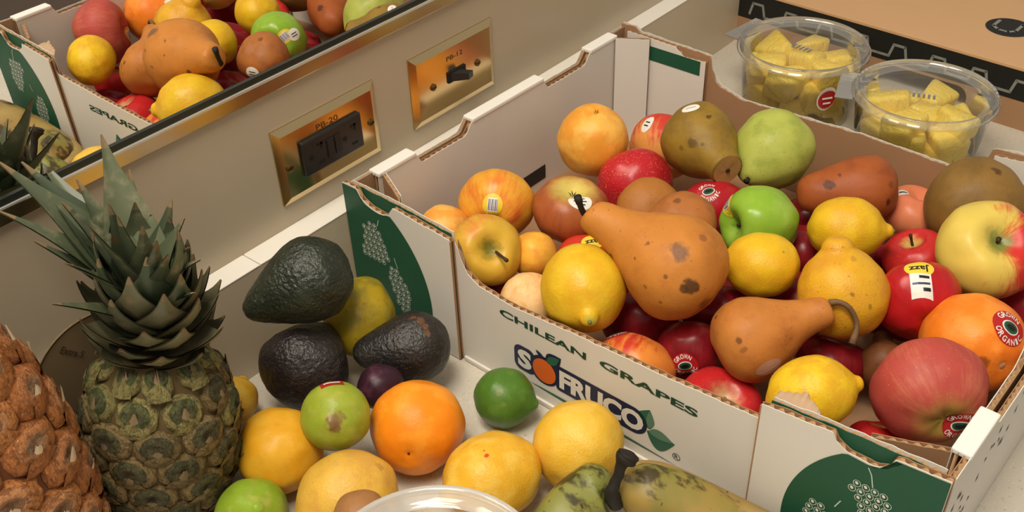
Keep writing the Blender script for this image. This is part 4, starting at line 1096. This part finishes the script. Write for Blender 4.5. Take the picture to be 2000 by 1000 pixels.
# ------------------------------------------------------------------ plantains
def mat_banana(name, ca, cb, seed, thr=.60):
    n = NT(name); q = n.vmath('ADD', n.coord(), (seed, seed * .3, 0))
    c = n.mix(n.step(n.noise(q, 18.0, 3.0), .35, .65), lin(ca), lin(cb))
    c = n.mix(n.math('MULTIPLY', n.step(n.noise(n.vmath('MULTIPLY', q, (1, .5, 1)), 46.0, 4.0, .65), thr, thr + .10), .85), c, lin((44, 32, 20)))
    c = n.mix(n.step(n.noise(q, 190.0, 2.0), .68, .74), c, lin((70, 52, 28)))
    n.base(c); n.set(.45, 0, .4); n.bump(n.noise(q, 120.0, 3.0), .12, .001)
    return n.m
def finger(root, ctrl, rad, mat, seed):
    pts = spline(ctrl, 28); n_ = 15; m = MB(); rings = []
    N = Vector((0, 0, 1)); L = len(pts)
    for k, q in enumerate(pts):
        t = (pts[min(k + 1, L - 1)] - pts[max(k - 1, 0)]).normalized(); N = (N - t * N.dot(t)).normalized(); B = t.cross(N)
        x = k / (L - 1); r = rad * min(1, .34 + 2.6 * x ** 1.15, .22 + 3.0 * (1 - x) ** .8)
        rings.append([q + (N * math.cos(a) + B * math.sin(a)) * r * (1 + .07 * math.cos(5 * a + seed)) for a in [2 * math.pi * j / n_ for j in range(n_)]])
    v = [x for r in rings for x in r]; f = []
    for k in range(L - 1):
        for j in range(n_): f.append((k * n_ + j, k * n_ + (j + 1) % n_, (k + 1) * n_ + (j + 1) % n_, (k + 1) * n_ + j))
    f.append(tuple(range(n_ - 1, -1, -1))); f.append(tuple((L - 1) * n_ + j for j in range(n_)))
    m.add(v, f); return m.build('plantain_finger', mat, root, True, world=True)
bunch = empty('plantain_bunch', on_z(1230, 985, 0), None, 'green-yellow plantain bunch with a black stem in front of the box', 'plantains')
jn = on_z(1198, 955, .046)
finger(bunch, [jn, on_z(1165, 957, .045), on_z(1110, 1002, .032), on_z(1065, 1080, .020)], .0200, mat_banana('plantain_green', (126, 130, 60), (150, 144, 72), 1.0, .52), 0)
finger(bunch, [jn, on_z(1240, 958, .046), on_z(1330, 982, .038), on_z(1410, 1035, .026), on_z(1455, 1110, .018)], .0215, mat_banana('plantain_yellow', (160, 132, 66), (128, 124, 58), 2.3, .51), 1)
finger(bunch, [jn + Vector((.004, -.004, -.006)), Vector((-.002, -.365, .034)), Vector((.010, -.440, .027)), Vector((.011, -.520, .027)), Vector((-.004, -.600, .032))], .0195, mat_banana('plantain_tan', (150, 122, 64), (164, 138, 80), 3.9, .54), 2)
st = spline([jn + Vector((-.006, -.006, -.004)), on_z(1194, 962, .060), on_z(1203, 940, .068), on_z(1212, 912, .078), on_z(1220, 897, .083), on_z(1229, 886, .087)], 20)
m = MB(); m.tube([q + Vector((mnoise.noise(q * 190), mnoise.noise(q * 210 + Vector((5, 0, 0))), 0)) * .0012 for q in st], [.0062, .0060, .0056, .0052, .0048, .0045, .0042, .0040, .0038, .0036, .0036, .0036, .0038, .0042, .0050, .0062, .0074, .0078, .0072, .0078, .0050], 11)
m.build('stem', plain('banana_stem', (32, 26, 20), .7, var=.4, scale=160, bump=.5), bunch, True, world=True)

# ------------------------------------------------------------------ clear tubs
def mat_clear(name, tint, white):
    n = NT(name); t = n.t; out = [x for x in t.nodes if x.type == 'OUTPUT_MATERIAL'][0]
    tr = n.node('ShaderNodeBsdfTransparent'); tr.inputs[0].default_value = tint
    gl = n.node('ShaderNodeBsdfGlossy'); gl.inputs['Roughness'].default_value = .06; gl.inputs[0].default_value = (1, 1, 1, 1)
    df = n.node('ShaderNodeBsdfDiffuse'); df.inputs[0].default_value = (.85, .82, .76, 1)
    fr = n.node('ShaderNodeFresnel'); fr.inputs[0].default_value = 1.5
    a = n.node('ShaderNodeMixShader'); b = n.node('ShaderNodeMixShader')
    a.inputs[0].default_value = white; t.links.new(tr.outputs[0], a.inputs[1]); t.links.new(df.outputs[0], a.inputs[2])
    t.links.new(fr.outputs[0], b.inputs[0]); t.links.new(a.outputs[0], b.inputs[1]); t.links.new(gl.outputs[0], b.inputs[2])
    t.links.new(b.outputs[0], out.inputs[0]); t.nodes.remove(n.b)
    return n.m
M_clear = mat_clear('clear_plastic', (.975, .975, .96, 1), .02); M_rim = mat_clear('clear_rim_plastic', (.88, .88, .84, 1), .20); M_tab = mat_clear('tab_plastic', (.90, .90, .86, 1), .30)
def ring_strip(profile, nseg=64):
    v = []; f = []
    for z, r in profile:
        for j in range(nseg):
            a = 2 * math.pi * j / nseg; v.append((r * math.cos(a), r * math.sin(a), z))
    for k in range(len(profile) - 1):
        for j in range(nseg):
            f.append((k * nseg + j, k * nseg + (j + 1) % nseg, (k + 1) * nseg + (j + 1) % nseg, (k + 1) * nseg + j))
    return v, f
def wedge_mesh(seed, mats):
    import bmesh
    r = random.Random(seed); bm = bmesh.new(); bmesh.ops.create_cube(bm, size=1.0)
    for q in bm.verts:
        taper = .55 if q.co.x > 0 else 1.0
        q.co = Vector((q.co.x * 1.25, q.co.y * taper * 1.05, q.co.z * .8)) + Vector([(r.random() - .5) * .22 for _ in range(3)])
    bmesh.ops.bevel(bm, geom=bm.edges[:], offset=.17, segments=3, affect='EDGES', profile=.5)
    me = bpy.data.meshes.new('fruit_chunk'); bm.to_mesh(me); bm.free(); me.materials.append(mats)
    me.polygons.foreach_set('use_smooth', [True] * len(me.polygons)); return me
def mat_flesh(name, ca, cb):
    n = NT(name); f = n.noise(n.vmath('MULTIPLY', n.coord(), (3, 1, 1)), 3.0, 4.0, .6)
    n.base(n.mix(f, lin(ca), lin(cb))); n.set(.32, 0, .5); n.bump(f, .3, .05)
    n.b.inputs['Subsurface Weight'].default_value = 0.0
    return n.m
def tab_rot(c, u, v, z=.082):
    q = on_z(u, v, z); return math.atan2(q.y - c[1], q.x - c[0]) + math.pi
def tub(label, c, rot, group, chunk_label, chunk_mat, layers=3, fill=1.0, seed=1, sticker=None, R=.0715, H=.085, rimmat=None):
    t = empty('plastic_tub', (c[0], c[1], 0), Matrix.Rotation(rot, 3, 'Z'), label, 'plastic tub', group)
    rb = R * .84
    v, f = ring_strip([(.004, .001), (.004, rb * .80), (.0012, rb * .86), (.0006, rb * .93), (.002, rb), (.010, rb * 1.012), (H * .5, R * .905), (H * .88, R * .955), (H * .90, R * .985), (H * .93, R * .985)])
    new_mesh('cup', v, f, M_clear, t, True)
    z = H
    v, f = ring_strip([(z - .008, R * 1.005), (z - .0075, R * 1.03), (z - .0055, R * 1.03), (z - .005, R * 1.0), (z - .001, R * .995), (z, R * .985), (z, R * .945), (z - .0015, R * .930), (z - .0055, R * .885), (z - .0060, R * .845), (z - .0075, R * .815)])
    lid = new_mesh('lid', v, f, rimmat or M_rim, t, True)
    v, f = ring_strip([(z - .0075, R * .815), (z - .0070, R * .79), (z - .0072, R * .4), (z - .0072, .001)])
    new_mesh('lid_top', v, f, M_clear, lid, True)
    m = MB(); m.box((-R * 1.22, -R * .42, z - .0085), (-R * .96, R * .42, z - .0065), bev=.0008); m.build('hinge_tab', M_tab, lid)
    rnd = random.Random(seed)
    # embossed mark and condensation on the lid
    m = MB()
    for k in range(5): m.box((-.012 + k * .005, -.006, z - .0070), (-.0095 + k * .005, .006, z - .0066))
    m.build('embossed_mark', M_rim, lid)
    if sticker:
        a0, mt = sticker; m = MB(); sv = []; K = 16
        for k in range(K):
            a = 2 * math.pi * k / K; zz = H * .56 + .0150 * math.sin(a); aa = a0 + .0125 * math.cos(a) / R
            rr = R * (.905 + (zz - H * .5) / (H * .38) * .05) + .0006
            sv.append((rr * math.cos(aa), rr * math.sin(aa), zz))
        m.poly(sv); s2 = m.build('sticker', S_white, t); s2['label'] = 'red oval sticker with white edge'
        m = MB(); m.poly([(Vector((x, y, 0)).normalized() * (Vector((x, y, 0)).length + .0004) * 1.0 + Vector((0, 0, H * .5 + (zz - H * .5) * .86))) for x, y, zz in sv])
        # pull the inner field toward the sticker centre
        ctr = sum((Vector(q) for q in sv), Vector()) / K
        m.v = [ctr + (q - ctr) * .9 + Vector((math.cos(a0), math.sin(a0), 0)) * .0006 for q in m.v]
        m.build('sticker_field', S_red, s2)
        for k in range(3):
            m = MB(); q0 = ctr + Vector((math.cos(a0), math.sin(a0), 0)) * .0014; tx = Vector((-math.sin(a0), math.cos(a0), 0))
            b = q0 + Vector((0, 0, .006 - k * .006)); w = .006 - abs(k - 1) * .0015
            m.poly([b - tx * w, b + tx * w, b + tx * w + Vector((0, 0, .0022)), b - tx * w + Vector((0, 0, .0022))]); m.build('print_line', S_white, s2)
    meshes = [wedge_mesh(seed * 10 + k, chunk_mat) for k in range(4)]
    k = 0
    for Lr in range(layers):
        nn = 6 if Lr < layers - 1 else int(6 * fill)
        zl = .020 + Lr * (H - .048) / (layers - 1)
        for j in range(nn + 1):
            s_ = .0325 * (.92 + .18 * rnd.random())
            if j == nn: rr, a = .004, 0.0
            else: rr, a = R * (.84 + .10 * zl / H) - .0280, 2 * math.pi * (j + .4 * Lr) / nn
            zz = zl + (rnd.random() - .4) * .008
            zz = min(max(zz, .020), H - .011 - s_ * .45)
            o = bpy.data.objects.new('fruit_chunk', meshes[k % 4]); col.objects.link(o); k += 1
            lx, ly = rr * math.cos(a), rr * math.sin(a)
            o.matrix_basis = t.matrix_basis @ Matrix.Translation((lx, ly, zz)) @ Matrix.Rotation(a + math.pi + (rnd.random() - .5), 4, 'Z') @ Matrix.Rotation((rnd.random() - .5) * .6, 4, 'X') @ Matrix.Rotation((rnd.random() - .5) * .5, 4, 'Y') @ Matrix.Scale(s_, 4)
            tag(o, chunk_label, 'pineapple chunk' if 'pineapple' in chunk_label else 'fruit chunk', chunk_label)
    return t
M_pine = mat_flesh('pineapple_flesh', (250, 214, 50), (254, 234, 124))
M_pale = mat_flesh('pale_flesh', (240, 214, 150), (246, 226, 176))
G_T = 'clear fruit tubs'
tub('clear lidded tub of cut pineapple with red sticker nearer the wall', (.607, -.172), tab_rot((.607, -.172), 1440, 42), G_T, 'cut pineapple chunk in the tub nearer the wall', M_pine, 3, 1.0, 3, (math.atan2(-.70, -.52) - tab_rot((.607, -.172), 1440, 42), S_red))
tub('clear lidded tub of cut pineapple farther from the wall, touching the flat box', (.578, -.324), tab_rot((.578, -.324), 1662, 160), G_T, 'cut pineapple chunk in the tub farther from the wall', M_pine, 3, .8, 8)
c3 = on_z(840, 1126, .105)
tub('clear lidded tub of pale cut fruit at the front of the counter', (c3.x, c3.y), math.radians(40), G_T, 'pale cut fruit piece in the front tub', M_pale, 4, .8, 5, None, .0690, .105, mat_clear('milky_rim_plastic', (.80, .79, .74, 1), .42))

# ------------------------------------------------------------------ flat printed box behind the tubs
FX, FH = .706, .072
fb = empty('flat_box', (FX, -.46, 0), Matrix.Rotation(math.radians(-3.6), 3, 'Z'), 'flat tan cardboard box with black printed band behind the pineapple tubs', 'cardboard box')
M_tan = mat_card('tan_card', (206, 164, 120), .06, .7); M_blk = plain('ink_black', (22, 24, 22), .55, var=.2); M_grey = plain('ink_grey', (132, 132, 124), .6)
Y0, Y1 = -.40, .44
MB().box((-.001, Y0, FH - .004), (.40, Y1, FH), bev=.0006).build('lid_panel', M_tan, fb)
MB().box((.395, Y0, 0), (.40, Y1, FH - .004)).build('rear_panel', M_tan, fb)
for y in (Y0, Y1 - .004): MB().box((.004, y, 0), (.395, y + .004, FH - .004)).build('end_panel', M_tan, fb)
# front: upper band full, lower kraft with arched hand openings
arch = []
m = MB().box((0, Y0, .030), (.004, Y1, FH - .004)); fp = m.build('front_panel', M_kraft, fb)
for a, b_ in ((Y0, Y0 + .16), (Y0 + .27, Y0 + .53), (Y0 + .64, Y1)):
    m = MB(); pts = [(a, 0), (b_, 0), (b_, .030), (a, .030)]
    m.box((0, a, 0), (.004, b_, .030)); m.build('front_foot', M_kraft, fb)
for a, b_ in ((Y0 + .16, Y0 + .27), (Y0 + .53, Y0 + .64)):
    for q, sg in ((a, 1), (b_, -1)):
        m = MB(); pts = [(0, q, .030)] + [(0, q + sg * .014 * (1 - math.sin(t * math.pi / 16)), .030 - .014 * (1 - math.cos(t * math.pi / 16))) for t in range(9)]
        m.poly(pts); m.build('arch_corner', M_kraft, fb)
MB().box((.30, Y0 + .005, .002), (.302, Y1 - .005, FH - .006)).build('inner_divider', M_kraft, fb)
MB().box((-.0005, Y0, .034), (0, Y1, FH - .0035)).build('printed_band', M_blk, fp)
def strip(m, P, w, plane):
    P = [Vector(q) for q in P]
    for a, b_ in zip(P, P[1:]):
        d = (b_ - a).normalized(); nn = Vector((-d.y, d.x)) * w; e = d * w * .6
        m.add([plane(*(q)) for q in (a - nn - e, b_ - nn + e, b_ + nn + e, a + nn - e)], [(0, 1, 2, 3)])
m = MB(); y = Y0 + .02; k = 0; P = []
while y < Y1 - .05:
    P += [(y, .041), (y + .012, .041), (y + .016, .056), (y + .030, .056), (y + .034, .041)]; y += .048
strip(m, P, .0016, lambda a, b_: (-.0008, a, b_)); m.build('printed_meander', M_grey, fp)
hc = fb.matrix_basis.inverted() @ on_z(1971, 54, FH); lx, ly = hc.x, hc.y
m = MB(); m.poly([(lx + .026 * math.cos(a), ly + .026 * math.sin(a), FH + .0003) for a in [2 * math.pi * k / 32 for k in range(32)]]); rs = m.build('round_print', M_blk, fb)
m = MB(); strip(m, [(-.016, .012), (-.016, -.006), (-.008, -.013), (.004, -.013), (.010, -.006), (.010, .014), (.015, .014)], .0020, lambda a, b_: (lx + b_, ly - a, FH + .0006)); m.build('round_logo', M_grey, rs)
